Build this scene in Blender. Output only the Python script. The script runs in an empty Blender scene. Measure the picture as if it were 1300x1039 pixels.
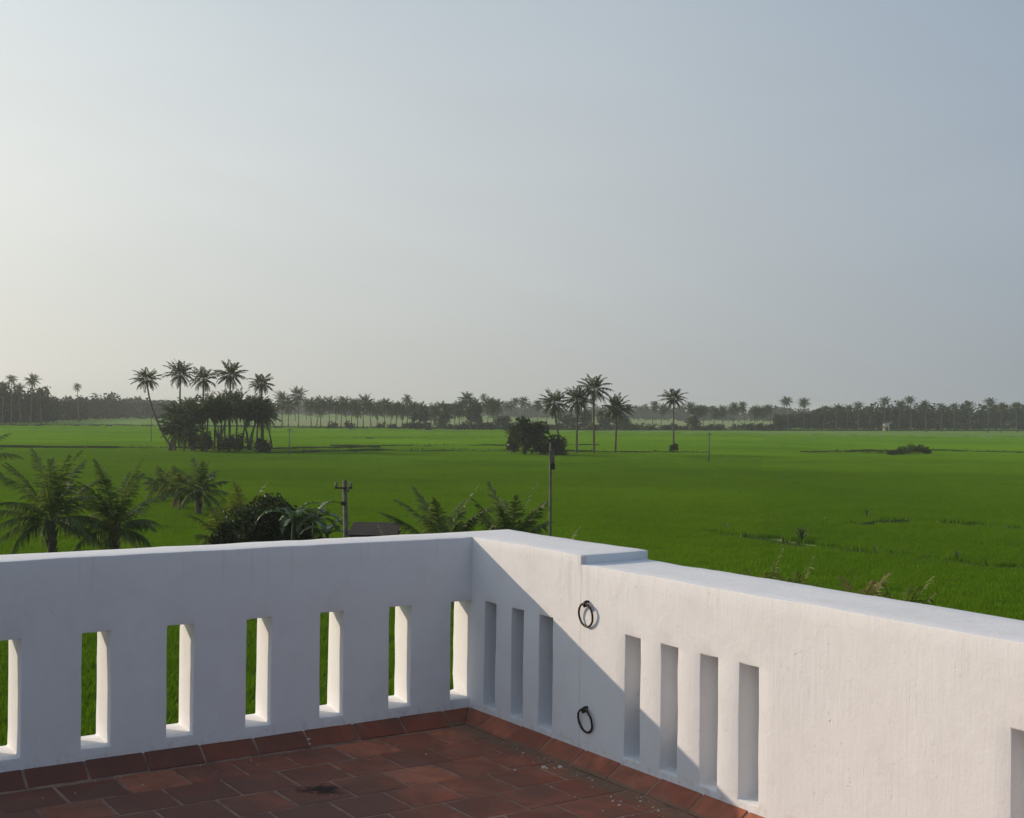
import bpy, bmesh, math, random
from math import sin, cos, pi, radians, sqrt, atan2
from mathutils import Vector, Matrix, noise, Quaternion

SC = bpy.context.scene
COL = SC.collection
RNG = random.Random(7)

# ------------------------------------------------------------------ camera geometry
F_PX, HCAM, ROLL = 1641.8, 8.5, 0.0129
WALL_Z = HCAM - 1.547                      # foot of the parapet (top of the skirting)
CX, CY = -0.1978, 6.7307                   # inner corner of the two parapet walls
YAW = 0.9801
WALL_ROT = pi / 2 - YAW                    # local x runs along the first wall, local y along the second

def level(px, py):
    a, b = px - 650.0, py - 519.5
    return a * cos(ROLL) + b * sin(ROLL), -a * sin(ROLL) + b * cos(ROLL)

def ground(px, py):
    """distance and sideways place of a spot on the field seen at that spot of the photograph"""
    x, y = level(px, py)
    d = F_PX * HCAM / y
    return x * d / F_PX, d

def at(px, py, d):
    x, y = level(px, py)
    return x * d / F_PX, d, HCAM - y * d / F_PX

# ------------------------------------------------------------------ object helpers
class MB:
    def __init__(s):
        s.v, s.f, s.t = [], [], []
    def face(s, pts, tint=0.5):
        n = len(s.v)
        s.v.extend(Vector(p) for p in pts)
        s.f.append(tuple(range(n, n + len(pts)))); s.t.append(tint)
    def strip(s, left, right, tint=0.5):
        n = len(s.v)
        for a, b in zip(left, right):
            s.v.append(Vector(a)); s.v.append(Vector(b))
        for i in range(len(left) - 1):
            k = n + 2 * i
            s.f.append((k, k + 1, k + 3, k + 2)); s.t.append(tint)
    def tube(s, pts, rad, sides=6, tint=0.5, cap=True):
        pts = [Vector(p) for p in pts]
        n0 = len(s.v)
        for i, p in enumerate(pts):
            d = (pts[min(i + 1, len(pts) - 1)] - pts[max(i - 1, 0)]).normalized()
            ref = Vector((0, 0, 1)) if abs(d.z) < 0.8 else Vector((1, 0, 0))
            a = d.cross(ref).normalized(); b = d.cross(a)
            r = rad[i] if isinstance(rad, (list, tuple)) else rad
            for k in range(sides):
                w = 2 * pi * k / sides
                s.v.append(p + a * (r * cos(w)) + b * (r * sin(w)))
        for i in range(len(pts) - 1):
            for k in range(sides):
                q = n0 + i * sides
                s.f.append((q + k, q + (k + 1) % sides, q + sides + (k + 1) % sides, q + sides + k)); s.t.append(tint)
        if cap:
            s.f.append(tuple(n0 + k for k in range(sides))[::-1]); s.t.append(tint)
            q = n0 + (len(pts) - 1) * sides
            s.f.append(tuple(q + k for k in range(sides))); s.t.append(tint)
    def box(s, lo, hi, tint=0.5, m=None):
        x0, y0, z0 = lo; x1, y1, z1 = hi
        c = [Vector(p) for p in ((x0,y0,z0),(x1,y0,z0),(x1,y1,z0),(x0,y1,z0),(x0,y0,z1),(x1,y0,z1),(x1,y1,z1),(x0,y1,z1))]
        if m: c = [m @ p for p in c]
        n = len(s.v); s.v.extend(c)
        for q in ((0,3,2,1),(4,5,6,7),(0,1,5,4),(1,2,6,5),(2,3,7,6),(3,0,4,7)):
            s.f.append(tuple(n + k for k in q)); s.t.append(tint)
    def mesh(s, name, mat, smooth=False):
        me = bpy.data.meshes.new(name)
        me.from_pydata([tuple(p) for p in s.v], [], s.f)
        at_ = me.attributes.new('tint', 'FLOAT', 'FACE')
        at_.data.foreach_set('value', s.t)
        if smooth: me.polygons.foreach_set('use_smooth', [True] * len(me.polygons))
        me.materials.append(mat)
        me.update()
        return me
    def build(s, name, mat, parent=None, smooth=False):
        return link(name, s.mesh(name, mat, smooth), parent)

def link(name, data, parent=None):
    o = bpy.data.objects.new(name, data)
    COL.objects.link(o)
    if parent is not None: o.parent = parent
    return o

def tag(o, label=None, cat=None, group=None, kind=None):
    if label: o['label'] = label
    if cat: o['category'] = cat
    if group: o['group'] = group
    if kind: o['kind'] = kind
    return o

def thing(name, label, cat, loc, rz=0.0, scale=1.0, group=None):
    o = bpy.data.objects.new(name, None)
    o.empty_display_size = 0.2
    COL.objects.link(o)
    o.location = loc; o.rotation_euler = (0, 0, rz); o.scale = (scale,) * 3
    return tag(o, label, cat, group)

# ------------------------------------------------------------------ materials
class NT:
    def __init__(s, name):
        s.m = bpy.data.materials.new(name); s.m.use_nodes = True
        s.t = s.m.node_tree; s.t.nodes.clear()
        s.out = s.n('ShaderNodeOutputMaterial')
    def n(s, typ, **kw):
        x = s.t.nodes.new(typ)
        for k, v in kw.items():
            if k in x.inputs.keys() if isinstance(k, str) else False: x.inputs[k].default_value = v
            else: setattr(x, k, v)
        return x
    def l(s, a, b): s.t.links.new(a, b)
    def noise(s, vec, scale, detail=4, rough=0.55, dist=0.0):
        x = s.n('ShaderNodeTexNoise')
        x.inputs['Scale'].default_value = scale; x.inputs['Detail'].default_value = detail
        x.inputs['Roughness'].default_value = rough; x.inputs['Distortion'].default_value = dist
        if vec is not None: s.l(vec, x.inputs['Vector'])
        return x.outputs['Fac']
    def ramp(s, fac, stops):
        x = s.n('ShaderNodeValToRGB')
        e = x.color_ramp.elements
        while len(e) < len(stops): e.new(0.5)
        for k, (p, c) in enumerate(stops):
            e[k].position = p; e[k].color = (c, c, c, 1) if not isinstance(c, (tuple, list)) else (*c, 1)
        s.l(fac, x.inputs['Fac'])
        return x.outputs['Color']
    def mix(s, fac, a, b, mode='MIX'):
        x = s.n('ShaderNodeMix'); x.data_type = 'RGBA'; x.blend_type = mode
        for v, i in ((fac, 0), (a, 6), (b, 7)):
            if isinstance(v, bpy.types.NodeSocket): s.l(v, x.inputs[i])
            elif i == 0: x.inputs[i].default_value = v
            else: x.inputs[i].default_value = (*v, 1)
        return x.outputs[2]
    def math(s, op, a, b=None, c=None, clamp=False):
        x = s.n('ShaderNodeMath'); x.operation = op; x.use_clamp = clamp
        for k, v in enumerate((a, b, c)):
            if v is None: continue
            if isinstance(v, bpy.types.NodeSocket): s.l(v, x.inputs[k])
            else: x.inputs[k].default_value = v
        return x.outputs[0]
    def mapping(s, vec, scale, loc=(0, 0, 0)):
        x = s.n('ShaderNodeMapping'); x.inputs['Scale'].default_value = scale; x.inputs['Location'].default_value = loc
        s.l(vec, x.inputs['Vector']); return x.outputs[0]
    def bump(s, h, strength, dist, nrm=None):
        x = s.n('ShaderNodeBump'); x.inputs['Strength'].default_value = strength; x.inputs['Distance'].default_value = dist
        s.l(h, x.inputs['Height'])
        if nrm is not None: s.l(nrm, x.inputs['Normal'])
        return x.outputs[0]
    def principled(s, col, rough=0.7, nrm=None, spec=0.3):
        x = s.n('ShaderNodeBsdfPrincipled')
        if isinstance(col, bpy.types.NodeSocket): s.l(col, x.inputs['Base Color'])
        else: x.inputs['Base Color'].default_value = (*col, 1)
        if isinstance(rough, bpy.types.NodeSocket): s.l(rough, x.inputs['Roughness'])
        else: x.inputs['Roughness'].default_value = rough
        x.inputs['Specular IOR Level'].default_value = spec
        if nrm is not None: s.l(nrm, x.inputs['Normal'])
        s.l(x.outputs[0], s.out.inputs['Surface'])
        return x
    def obj(s): return s.n('ShaderNodeTexCoord').outputs['Object']
    def pos(s): return s.n('ShaderNodeNewGeometry').outputs['Position']
    def sep(s, v):
        x = s.n('ShaderNodeSeparateXYZ'); s.l(v, x.inputs[0]); return x.outputs
    def tint(s):
        x = s.n('ShaderNodeAttribute'); x.attribute_name = 'tint'; return x.outputs['Fac']

def plaster_material():
    m = NT('white_plaster')
    o = m.obj()
    mott = m.noise(o, 3.2, 6, 0.6, 0.3)
    fine = m.noise(o, 60, 5, 0.65)
    brush = m.noise(m.mapping(o, (90, 90, 5)), 1.0, 3, 0.6)
    brush2 = m.noise(m.mapping(o, (30, 30, 3)), 1.0, 5, 0.65, 0.4)
    lump = m.noise(o, 11, 5, 0.55, 0.6)
    col = m.mix(m.ramp(mott, [(0.32, 0.0), (0.68, 1.0)]), (0.765, 0.785, 0.825), (0.80, 0.825, 0.865))
    # grimy drips under the coping edge and rubbed specks
    drip = m.noise(m.mapping(o, (26, 26, 1.7)), 1.0, 4, 0.6)
    z = m.sep(o)
    upper = m.ramp(z[2], [(0.62, 0.0), (0.84, 1.0)])
    dripm = m.math('MULTIPLY', m.ramp(drip, [(0.58, 0.0), (0.72, 1.0)]), upper)
    col = m.mix(m.math('MULTIPLY', dripm, 0.20), col, (0.46, 0.42, 0.36))
    speck = m.ramp(m.noise(o, 38, 4, 0.7), [(0.68, 0.0), (0.76, 1.0)])
    patch = m.ramp(m.noise(o, 2.1, 3), [(0.48, 0.0), (0.62, 1.0)])
    col = m.mix(m.math('MULTIPLY', m.math('MULTIPLY', speck, patch), 0.50), col, (0.50, 0.47, 0.43))
    # rain stains that start at the coping edge, strongest beside the step
    step_ = m.ramp(m.math('ABSOLUTE', m.math('ADD', z[1], 0.93)), [(0.02, 1.0), (0.20, 0.0)])
    st2 = m.math('MULTIPLY', m.ramp(m.noise(m.mapping(o, (45, 45, 2.2)), 1.0, 4, 0.6), [(0.50, 0.0), (0.66, 1.0)]), m.math('MULTIPLY', step_, m.ramp(z[2], [(0.58, 0.0), (0.82, 1.0)])))
    st2 = m.math('MULTIPLY', st2, m.math('LESS_THAN', m.math('ABSOLUTE', z[0]), 0.02))
    col = m.mix(m.math('MULTIPLY', st2, 0.45), col, (0.38, 0.33, 0.28))
    worn = m.ramp(m.noise(o, 5.0, 6, 0.7, 0.8), [(0.50, 0.0), (0.74, 1.0)])
    col = m.mix(m.math('MULTIPLY', worn, 0.22), col, (0.62, 0.60, 0.58))
    # hairline joint where the taller corner block ends
    g = m.math('ABSOLUTE', m.math('ADD', m.math('ADD', z[1], 0.944), m.math('MULTIPLY', m.math('SUBTRACT', m.noise(o, 9, 3), 0.5), 0.014)))
    line = m.math('LESS_THAN', g, 0.0022)
    inner = m.math('MULTIPLY', m.math('LESS_THAN', m.math('ABSOLUTE', z[0]), 0.03), line)
    inner = m.math('MULTIPLY', inner, m.ramp(m.noise(m.mapping(o, (1, 1, 7)), 1.0, 4, 0.7), [(0.35, 0.15), (0.62, 0.85)]))
    col = m.mix(m.math('MULTIPLY', inner, 0.65), col, (0.36, 0.32, 0.28))
    # splashed dirt along the foot
    foot = m.ramp(z[2], [(0.0, 1.0), (0.055, 0.0)])
    footm = m.math('MULTIPLY', foot, m.ramp(m.noise(o, 24, 4, 0.65), [(0.5, 0.0), (0.7, 1.0)]))
    col = m.mix(m.math('MULTIPLY', footm, 0.50), col, (0.42, 0.37, 0.32))
    pock = m.math('MULTIPLY', m.ramp(m.noise(o, 30, 5, 0.7), [(0.60, 0.0), (0.74, 1.0)]), m.ramp(m.noise(o, 2.7, 3), [(0.45, 0.1), (0.62, 1.0)]))
    h = m.math('ADD', m.math('MULTIPLY', brush, 0.22), m.math('ADD', m.math('MULTIPLY', fine, 0.22), m.math('MULTIPLY', brush2, 0.34)))
    h = m.math('SUBTRACT', h, m.math('MULTIPLY', pock, 0.8))
    h = m.math('ADD', h, m.math('MULTIPLY', lump, 0.55))
    nrm = m.bump(h, 0.58, 0.006)
    m.principled(col, 0.78, nrm, 0.25)
    return m.m

def tile_material():
    m = NT('terracotta_tile')
    o = m.obj(); t = m.tint(); z = m.sep(o)
    base = m.ramp(t, [(0.0, (0.255, 0.078, 0.050)), (0.5, (0.36, 0.108, 0.064)), (0.85, (0.46, 0.145, 0.082)), (1.0, (0.52, 0.18, 0.10))])
    n1 = m.noise(o, 2.4, 6, 0.62, 0.5)
    n2 = m.noise(o, 13, 6, 0.62)
    n3 = m.noise(o, 70, 3, 0.6)
    col = m.mix(m.ramp(n2, [(0.35, 0.0), (0.72, 0.55)]), base, (0.21, 0.088, 0.060))
    # dark grime film lying over the tiles, thicker along the first wall
    dust = m.ramp(m.noise(o, 3.7, 7, 0.72, 0.6), [(0.48, 0.0), (0.70, 0.55)])
    col = m.mix(dust, col, (0.37, 0.185, 0.130))
    wet = m.ramp(m.math('ADD', m.math('MULTIPLY', z[0], -0.16), n1), [(0.50, 0.0), (0.80, 0.78)])
    wet = m.math('MULTIPLY', wet, m.ramp(t, [(0.80, 1.0), (0.96, 0.35)]))
    n4 = m.ramp(m.noise(o, 5.5, 6, 0.7, 0.8), [(0.42, 0.0), (0.66, 0.75)])
    col = m.mix(n4, col, (0.18, 0.082, 0.058))
    col = m.mix(wet, col, (0.125, 0.068, 0.054))
    # soil washed against the foot of the second wall
    band = m.ramp(m.math('ADD', z[0], m.math('MULTIPLY', m.math('SUBTRACT', m.noise(o, 14, 5, 0.65), 0.5), 0.10)), [(-0.225 + 1, 0.0), (-0.165 + 1, 0.8)]) if False else None
    xx = m.math('ADD', z[0], m.math('MULTIPLY', m.math('SUBTRACT', m.noise(o, 14, 5, 0.65), 0.5), 0.09))
    mr = m.n('ShaderNodeMapRange'); m.l(xx, mr.inputs[0])
    mr.inputs[1].default_value = -0.215; mr.inputs[2].default_value = -0.15; mr.inputs[3].default_value = 0; mr.inputs[4].default_value = 0.85
    low = m.math('LESS_THAN', z[2], -0.055)
    ff = m.math('MULTIPLY', mr.outputs[0], low)
    ff = m.math('MULTIPLY', ff, m.ramp(m.noise(o, 6, 4), [(0.3, 0.45), (0.6, 1.0)]))
    col = m.mix(ff, col, (0.185, 0.130, 0.09))
    # burnt-looking black stain
    dx = m.math('ADD', z[0], 1.19); dy = m.math('ADD', z[1], 0.745)
    # rotate the stain so that it is longer along one way
    a = m.math('ADD', m.math('MULTIPLY', dx, 0.75), m.math('MULTIPLY', dy, -0.66))
    b = m.math('ADD', m.math('MULTIPLY', dx, 0.66), m.math('MULTIPLY', dy, 0.75))
    r = m.math('SQRT', m.math('ADD', m.math('POWER', m.math('MULTIPLY', a, 7.5), 2.0), m.math('POWER', m.math('MULTIPLY', b, 14.0), 2.0)))
    r = m.math('ADD', r, m.math('MULTIPLY', m.math('SUBTRACT', m.noise(o, 22, 6, 0.75, 0.7), 0.5), 3.6))
    st = m.ramp(r, [(0.30, 0.9), (1.0, 0.0)])
    col = m.mix(st, col, (0.012, 0.009, 0.009))
    h = m.math('ADD', m.math('MULTIPLY', n2, 0.7), m.math('MULTIPLY', n3, 0.3))
    m.principled(col, m.ramp(n1, [(0.3, 0.85), (0.7, 0.62)]), m.bump(h, 0.5, 0.005), 0.18)
    return m.m

def mortar_material():
    m = NT('tile_mortar')
    o = m.obj()
    col = m.mix(m.ramp(m.noise(o, 8, 5, 0.65), [(0.35, 0.0), (0.65, 1.0)]), (0.16, 0.105, 0.085), (0.36, 0.245, 0.195))
    m.principled(col, 0.9, m.bump(m.noise(o, 90, 3), 0.4, 0.002), 0.15)
    return m.m

def foliage_material(name, dark, light, trans=0.35, gloss=0.10, scale=0.35):
    m = NT(name)
    p = m.pos()
    f = m.math('ADD', m.math('MULTIPLY', m.tint(), 0.65), m.math('MULTIPLY', m.noise(p, scale, 3), 0.55))
    oi = m.n('ShaderNodeObjectInfo')
    f = m.math('ADD', f, m.math('MULTIPLY', m.math('SUBTRACT', oi.outputs['Random'], 0.5), 0.22))
    col = m.ramp(f, [(0.25, dark), (0.95, light)])
    d = m.n('ShaderNodeBsdfDiffuse'); m.l(col, d.inputs[0])
    t = m.n('ShaderNodeBsdfTranslucent')
    m.l(m.mix(1.0, col, (1.0, 1.05, 0.55), 'MULTIPLY'), t.inputs[0])
    g = m.n('ShaderNodeBsdfGlossy'); g.inputs['Roughness'].default_value = 0.55; g.inputs['Color'].default_value = (0.6, 0.62, 0.58, 1)
    a = m.n('ShaderNodeMixShader'); a.inputs[0].default_value = trans
    m.l(d.outputs[0], a.inputs[1]); m.l(t.outputs[0], a.inputs[2])
    b = m.n('ShaderNodeMixShader')
    fr = m.n('ShaderNodeFresnel'); fr.inputs[0].default_value = 1.35
    m.l(m.math('MULTIPLY', fr.outputs[0], gloss * 1.6), b.inputs[0])
    m.l(a.outputs[0], b.inputs[1]); m.l(g.outputs[0], b.inputs[2])
    m.l(b.outputs[0], m.out.inputs['Surface'])
    return m.m

def plot_tone(m, p):
    r_ = m.n('ShaderNodeMapping'); r_.inputs['Rotation'].default_value = (0, 0, 0.12); r_.inputs['Scale'].default_value = (1 / 74.0, 1 / 46.0, 0)
    m.l(p, r_.inputs['Vector'])
    f_ = m.n('ShaderNodeVectorMath'); f_.operation = 'FLOOR'; m.l(r_.outputs[0], f_.inputs[0])
    w_ = m.n('ShaderNodeTexWhiteNoise'); w_.noise_dimensions = '3D'; m.l(f_.outputs[0], w_.inputs['Vector'])
    return m.ramp(w_.outputs['Value'], [(0.0, (0.94, 0.95, 0.95)), (0.5, (1.0, 1.0, 1.0)), (1.0, (1.08, 1.05, 1.05))])

def rice_material():
    m = NT('rice_leaf')
    p = m.pos()
    big = m.noise(p, 0.022, 3, 0.5); mid = m.noise(p, 0.16, 4, 0.6)
    f = m.math('ADD', m.math('MULTIPLY', big, 0.55), m.math('ADD', m.math('MULTIPLY', mid, 0.30), m.math('MULTIPLY', m.tint(), 0.40)))
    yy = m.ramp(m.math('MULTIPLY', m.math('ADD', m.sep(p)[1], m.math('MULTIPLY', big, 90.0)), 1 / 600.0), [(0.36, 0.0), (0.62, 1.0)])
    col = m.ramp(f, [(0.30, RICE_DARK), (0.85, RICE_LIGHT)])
    col = m.mix(yy, col, m.mix(1.0, col, (1.52, 1.54, 1.6), 'MULTIPLY'))  # rice paled with distance: haze and grazing light painted into the leaf colour
    col = m.mix(1.0, col, plot_tone(m, p), 'MULTIPLY')
    d = m.n('ShaderNodeBsdfDiffuse'); m.l(col, d.inputs[0])
    t = m.n('ShaderNodeBsdfTranslucent'); m.l(m.mix(1.0, col, (1.05, 1.0, 0.5), 'MULTIPLY'), t.inputs[0])
    a = m.n('ShaderNodeMixShader'); a.inputs[0].default_value = 0.38
    m.l(d.outputs[0], a.inputs[1]); m.l(t.outputs[0], a.inputs[2])
    m.l(a.outputs[0], m.out.inputs['Surface'])
    return m.m

def field_material():
    m = NT('paddy_ground')
    p = m.pos()
    z = m.sep(p)
    big = m.noise(p, 0.012, 3, 0.5); mid = m.noise(m.mapping(p, (0.03, 0.11, 1)), 1.0, 4, 0.6); fine = m.noise(p, 2.2, 3, 0.6)
    f = m.math('ADD', m.math('MULTIPLY', big, 0.45), m.math('ADD', m.math('MULTIPLY', mid, 0.35), m.math('MULTIPLY', fine, 0.2)))
    col = m.mix(1.0, m.ramp(f, [(0.30, FIELD_DARK), (0.72, FIELD_LIGHT)]), plot_tone(m, p), 'MULTIPLY')
    d = m.principled(col, 0.9, m.bump(fine, 0.6, 0.25), 0.1)
    return m.m

def plain(name, c, rough=0.7, c2=None, scale=6.0, bump=0.3, bd=0.01, metallic=0.0, spec=0.3):
    m = NT(name); o = m.obj()
    n = m.noise(o, scale, 5, 0.6)
    col = m.mix(m.ramp(n, [(0.3, 0.0), (0.7, 1.0)]), c, c2 or tuple(x * 0.7 for x in c))
    pr = m.principled(col, rough, m.bump(n, bump, bd), spec)
    pr.inputs['Metallic'].default_value = metallic
    return m.m

RICE_DARK, RICE_LIGHT = (0.078, 0.182, 0.006), (0.182, 0.345, 0.014)
FIELD_DARK, FIELD_LIGHT = (0.098, 0.198, 0.020), (0.148, 0.272, 0.032)

M_PLASTER = plaster_material()
M_TILE = tile_material()
M_MORTAR = mortar_material()
M_FIELD = field_material()
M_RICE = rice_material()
M_PAINTED_HAZE = plain('painted_haze_rice', (0.20, 0.26, 0.07), 0.9, (0.13, 0.19, 0.045), 0.05, 0.4, 0.2)  # pale green with the far field's haze and grazing light painted in
M_PALM = foliage_material('palm_frond', (0.030, 0.052, 0.018), (0.095, 0.125, 0.042), 0.36, 0.10)
M_YOUNG = foliage_material('young_palm_frond', (0.062, 0.105, 0.034), (0.205, 0.270, 0.100), 0.44, 0.04, 0.9)
M_YELLOW = foliage_material('yellow_palm_frond', (0.085, 0.120, 0.022), (0.22, 0.275, 0.070), 0.44, 0.03, 0.9)
M_DRY = foliage_material('dry_frond', (0.16, 0.13, 0.055), (0.34, 0.30, 0.14), 0.35, 0.02, 0.9)
M_LEAF = foliage_material('broad_leaf', (0.016, 0.032, 0.012), (0.066, 0.092, 0.032), 0.28, 0.04, 0.5)
M_NEARLEAF = foliage_material('bush_leaf', (0.018, 0.034, 0.014), (0.085, 0.115, 0.045), 0.30, 0.05, 0.8)
M_BANANA = foliage_material('banana_leaf', (0.040, 0.080, 0.034), (0.120, 0.185, 0.090), 0.38, 0.16, 0.8)
M_WOOD = foliage_material('far_foliage', (0.013, 0.024, 0.013), (0.036, 0.054, 0.026), 0.2, 0.015, 0.05)
M_WEED = foliage_material('weed', (0.036, 0.070, 0.014), (0.095, 0.140, 0.030), 0.35, 0.05, 0.4)
M_TRUNK = plain('palm_bark', (0.17, 0.145, 0.12), 0.9, (0.075, 0.062, 0.05), 3.0, 0.5, 0.03)
M_CONC = plain('weathered_concrete', (0.20, 0.185, 0.165), 0.9, (0.095, 0.085, 0.075), 4.0, 0.4, 0.01)
M_DARKMETAL = plain('dark_iron', (0.040, 0.037, 0.035), 0.55, (0.075, 0.058, 0.046), 60.0, 0.3, 0.001, 0.6, 0.4)
M_PORCELAIN = plain('insulator_porcelain', (0.22, 0.20, 0.18), 0.5, (0.14, 0.125, 0.11), 8.0, 0.0, 0.01)
M_THATCH = plain('dark_roof_sheet', (0.032, 0.030, 0.029), 0.95, (0.060, 0.054, 0.048), 3.0, 0.6, 0.03, 0.0, 0.1)
M_MUD = plain('mud_wall', (0.16, 0.13, 0.10), 0.9, (0.10, 0.08, 0.065), 3.0, 0.4, 0.02)
M_LIME = plain('lime_wash', (0.52, 0.50, 0.44), 0.85, (0.40, 0.38, 0.32), 1.2, 0.2, 0.02)
M_CHIP = plain('plaster_chip', (0.70, 0.66, 0.60), 0.9, (0.55, 0.50, 0.44), 40.0, 0.2, 0.002)
M_RUST = plain('rusty_brown', (0.16, 0.085, 0.05), 0.85, (0.09, 0.05, 0.035), 3.0, 0.3, 0.01)

# ------------------------------------------------------------------ parapet
def place(o):
    o.location = (CX, CY, WALL_Z); o.rotation_euler = (0, 0, WALL_ROT)
    return o

def refine(bp, step):
    bp = sorted(set(round(b, 5) for b in bp)); out = []
    for a, b in zip(bp, bp[1:]):
        n = max(1, int(math.ceil((b - a) / step - 1e-6)))
        out += [a + (b - a) * k / n for k in range(n)]
    return out + [bp[-1]]

def cell_wall(name, along, zs, depth, solid, axis, skip_cap=None, skip_bevel=None, splay=None):
    """a wall made of cells in (along, height), extruded over the depth range; axis 0: along = local x, axis 1: along = local y"""
    bm = bmesh.new(); vd = {}
    def P(a, d, z): return (a, d, z) if axis == 0 else (d, a, z)
    def V(a, d, z):
        k = (round(a, 5), round(d, 5), round(z, 5))
        if k not in vd: vd[k] = bm.verts.new(P(a, d, z))
        return vd[k]
    d0, d1 = depth[0], depth[-1]
    na, nz = len(along) - 1, len(zs) - 1
    S = [[solid(0.5 * (along[i] + along[i + 1]), 0.5 * (zs[j] + zs[j + 1])) for j in range(nz)] for i in range(na)]
    def get(i, j): return 0 <= i < na and 0 <= j < nz and S[i][j]
    def quad(q):
        try: bm.faces.new(q)
        except ValueError: pass
    for i in range(na):
        for j in range(nz):
            if not S[i][j]: continue
            a0, a1, z0, z1 = along[i], along[i + 1], zs[j], zs[j + 1]
            for d in (d0, d1): quad([V(a0, d, z0), V(a1, d, z0), V(a1, d, z1), V(a0, d, z1)])
            for k in range(len(depth) - 1):
                p, q = depth[k], depth[k + 1]
                if not get(i - 1, j): quad([V(a0, p, z0), V(a0, q, z0), V(a0, q, z1), V(a0, p, z1)])
                if not get(i + 1, j) and not (skip_cap is not None and abs(a1 - skip_cap) < 1e-4):
                    quad([V(a1, p, z0), V(a1, q, z0), V(a1, q, z1), V(a1, p, z1)])
                if not get(i, j - 1): quad([V(a0, p, z0), V(a1, p, z0), V(a1, q, z0), V(a0, q, z0)])
                if not get(i, j + 1): quad([V(a0, p, z1), V(a1, p, z1), V(a1, q, z1), V(a0, q, z1)])
    bmesh.ops.recalc_face_normals(bm, faces=bm.faces)
    if splay:
        for v in bm.verts: splay(v)
    # hand-finished surface: slow waves of a couple of millimetres
    for v in bm.verts:
        c = v.co
        if skip_bevel and skip_bevel(c): continue
        w = noise.noise_vector(c * 2.3) * 0.0042 + noise.noise_vector(c * 8.0 + Vector((7, 1, 3))) * 0.0026 + noise.noise_vector(c * 21.0 + Vector((2, 8, 5))) * 0.0014
        v.co = c + w
    ed = [e for e in bm.edges if len(e.link_faces) == 2 and e.calc_face_angle(0) > 0.6
          and not (skip_bevel and skip_bevel(e.verts[0].co) and skip_bevel(e.verts[1].co))]
    bmesh.ops.bevel(bm, geom=ed, offset=0.007, segments=2, profile=0.6, affect='EDGES', clamp_overlap=True)
    me = bpy.data.meshes.new(name)
    bm.to_mesh(me); bm.free()
    me.polygons.foreach_set('use_smooth', [True] * len(me.polygons))
    me.set_sharp_from_angle(angle=radians(50))
    me.materials.append(M_PLASTER)
    return me

H, TL, TR, STEP, ECORN = 0.88, 0.247, 0.398, 0.042, 0.944
ZG = -WALL_Z                                # local height of the field

left_slots = [(-0.122 - 0.0, 0.0)] + [(-0.4805 - 0.3782 * k, -0.357 - 0.3782 * k) for k in range(22)]
def left_solid(s, z):
    if z > 0.042 and z < 0.547:
        for a, b in left_slots:
            if a < s < b: return False
    return True
def left_splay(v):
    # the slots open outward a little on one side
    if 0.04 < v.co.z < 0.549:
        for a, b in left_slots:
            if b < -0.01 and abs(v.co.x - b) < 1e-4: v.co.x += max(0.0, min(0.041, 0.052 + 0.0225 * b)) * v.co.y / TL
LX0 = -9.0
al = refine([LX0, 0.0] + [x for ab in left_slots for x in ab if x > LX0], 0.09)
zl = refine([ZG, -1.0, 0.0, 0.042, 0.547, H], 0.09)
zl = [z for z in zl if z >= -1.0 or abs(z - ZG) < 1e-3]
nearjoin = lambda c: c.x > -0.004 and c.y > -0.02
wl = link('parapet_wall', cell_wall('parapet_wall', al, zl, refine([0, TL], 0.09), left_solid, 0, skip_cap=0.0, splay=left_splay,
          skip_bevel=lambda c: c.x > -0.004))
place(wl)
tag(wl, 'shaded white plastered parapet wall with wide see-through sunlit slots, running left from the terrace corner', 'parapet wall')

right_slots = [(-0.232, -0.126), (-0.480, -0.374), (-0.724, -0.613), (-1.376, -1.270), (-1.620, -1.514), (-1.860, -1.758), (-2.090, -1.983)]
right_slots += [(-3.308 - 0.243 * k, -3.203 - 0.243 * k) for k in range(4)] + [(-5.24 - 0.243 * k, -5.135 - 0.243 * k) for k in range(4)] + [(-7.2 - 0.243 * k, -7.095 - 0.243 * k) for k in range(4)]
def right_solid(t, z):
    if z > H - STEP and t < -ECORN: return False
    if 0.026 < z < 0.560:
        for a, b in right_slots:
            if a < t < b: return False
    return True
def right_splay(v):
    if 0.04 < v.co.z < 0.550 and abs(v.co.x) < 1e-4 and v.co.y > 1e-4: v.co.x += 0.041 * v.co.y / TL
ar = refine([-9.0, -ECORN, 0.0, TL] + [x for ab in right_slots for x in ab], 0.09)
zr = refine([ZG, -1.0, 0.0, 0.026, 0.043, 0.547, 0.560, H - STEP, H], 0.09)
zr = [z for z in zr if z >= -1.0 or abs(z - ZG) < 1e-3]
wr = link('parapet_wall', cell_wall('parapet_wall', ar, zr, refine([0, TR], 0.11), right_solid, 1, splay=right_splay,
          skip_bevel=lambda c: c.x < 0.004 and c.y > -0.004))
place(wr)
tag(wr, 'sunlit white plastered parapet wall with narrow slots in groups, two iron rings and a stepped top', 'parapet wall')

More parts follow.
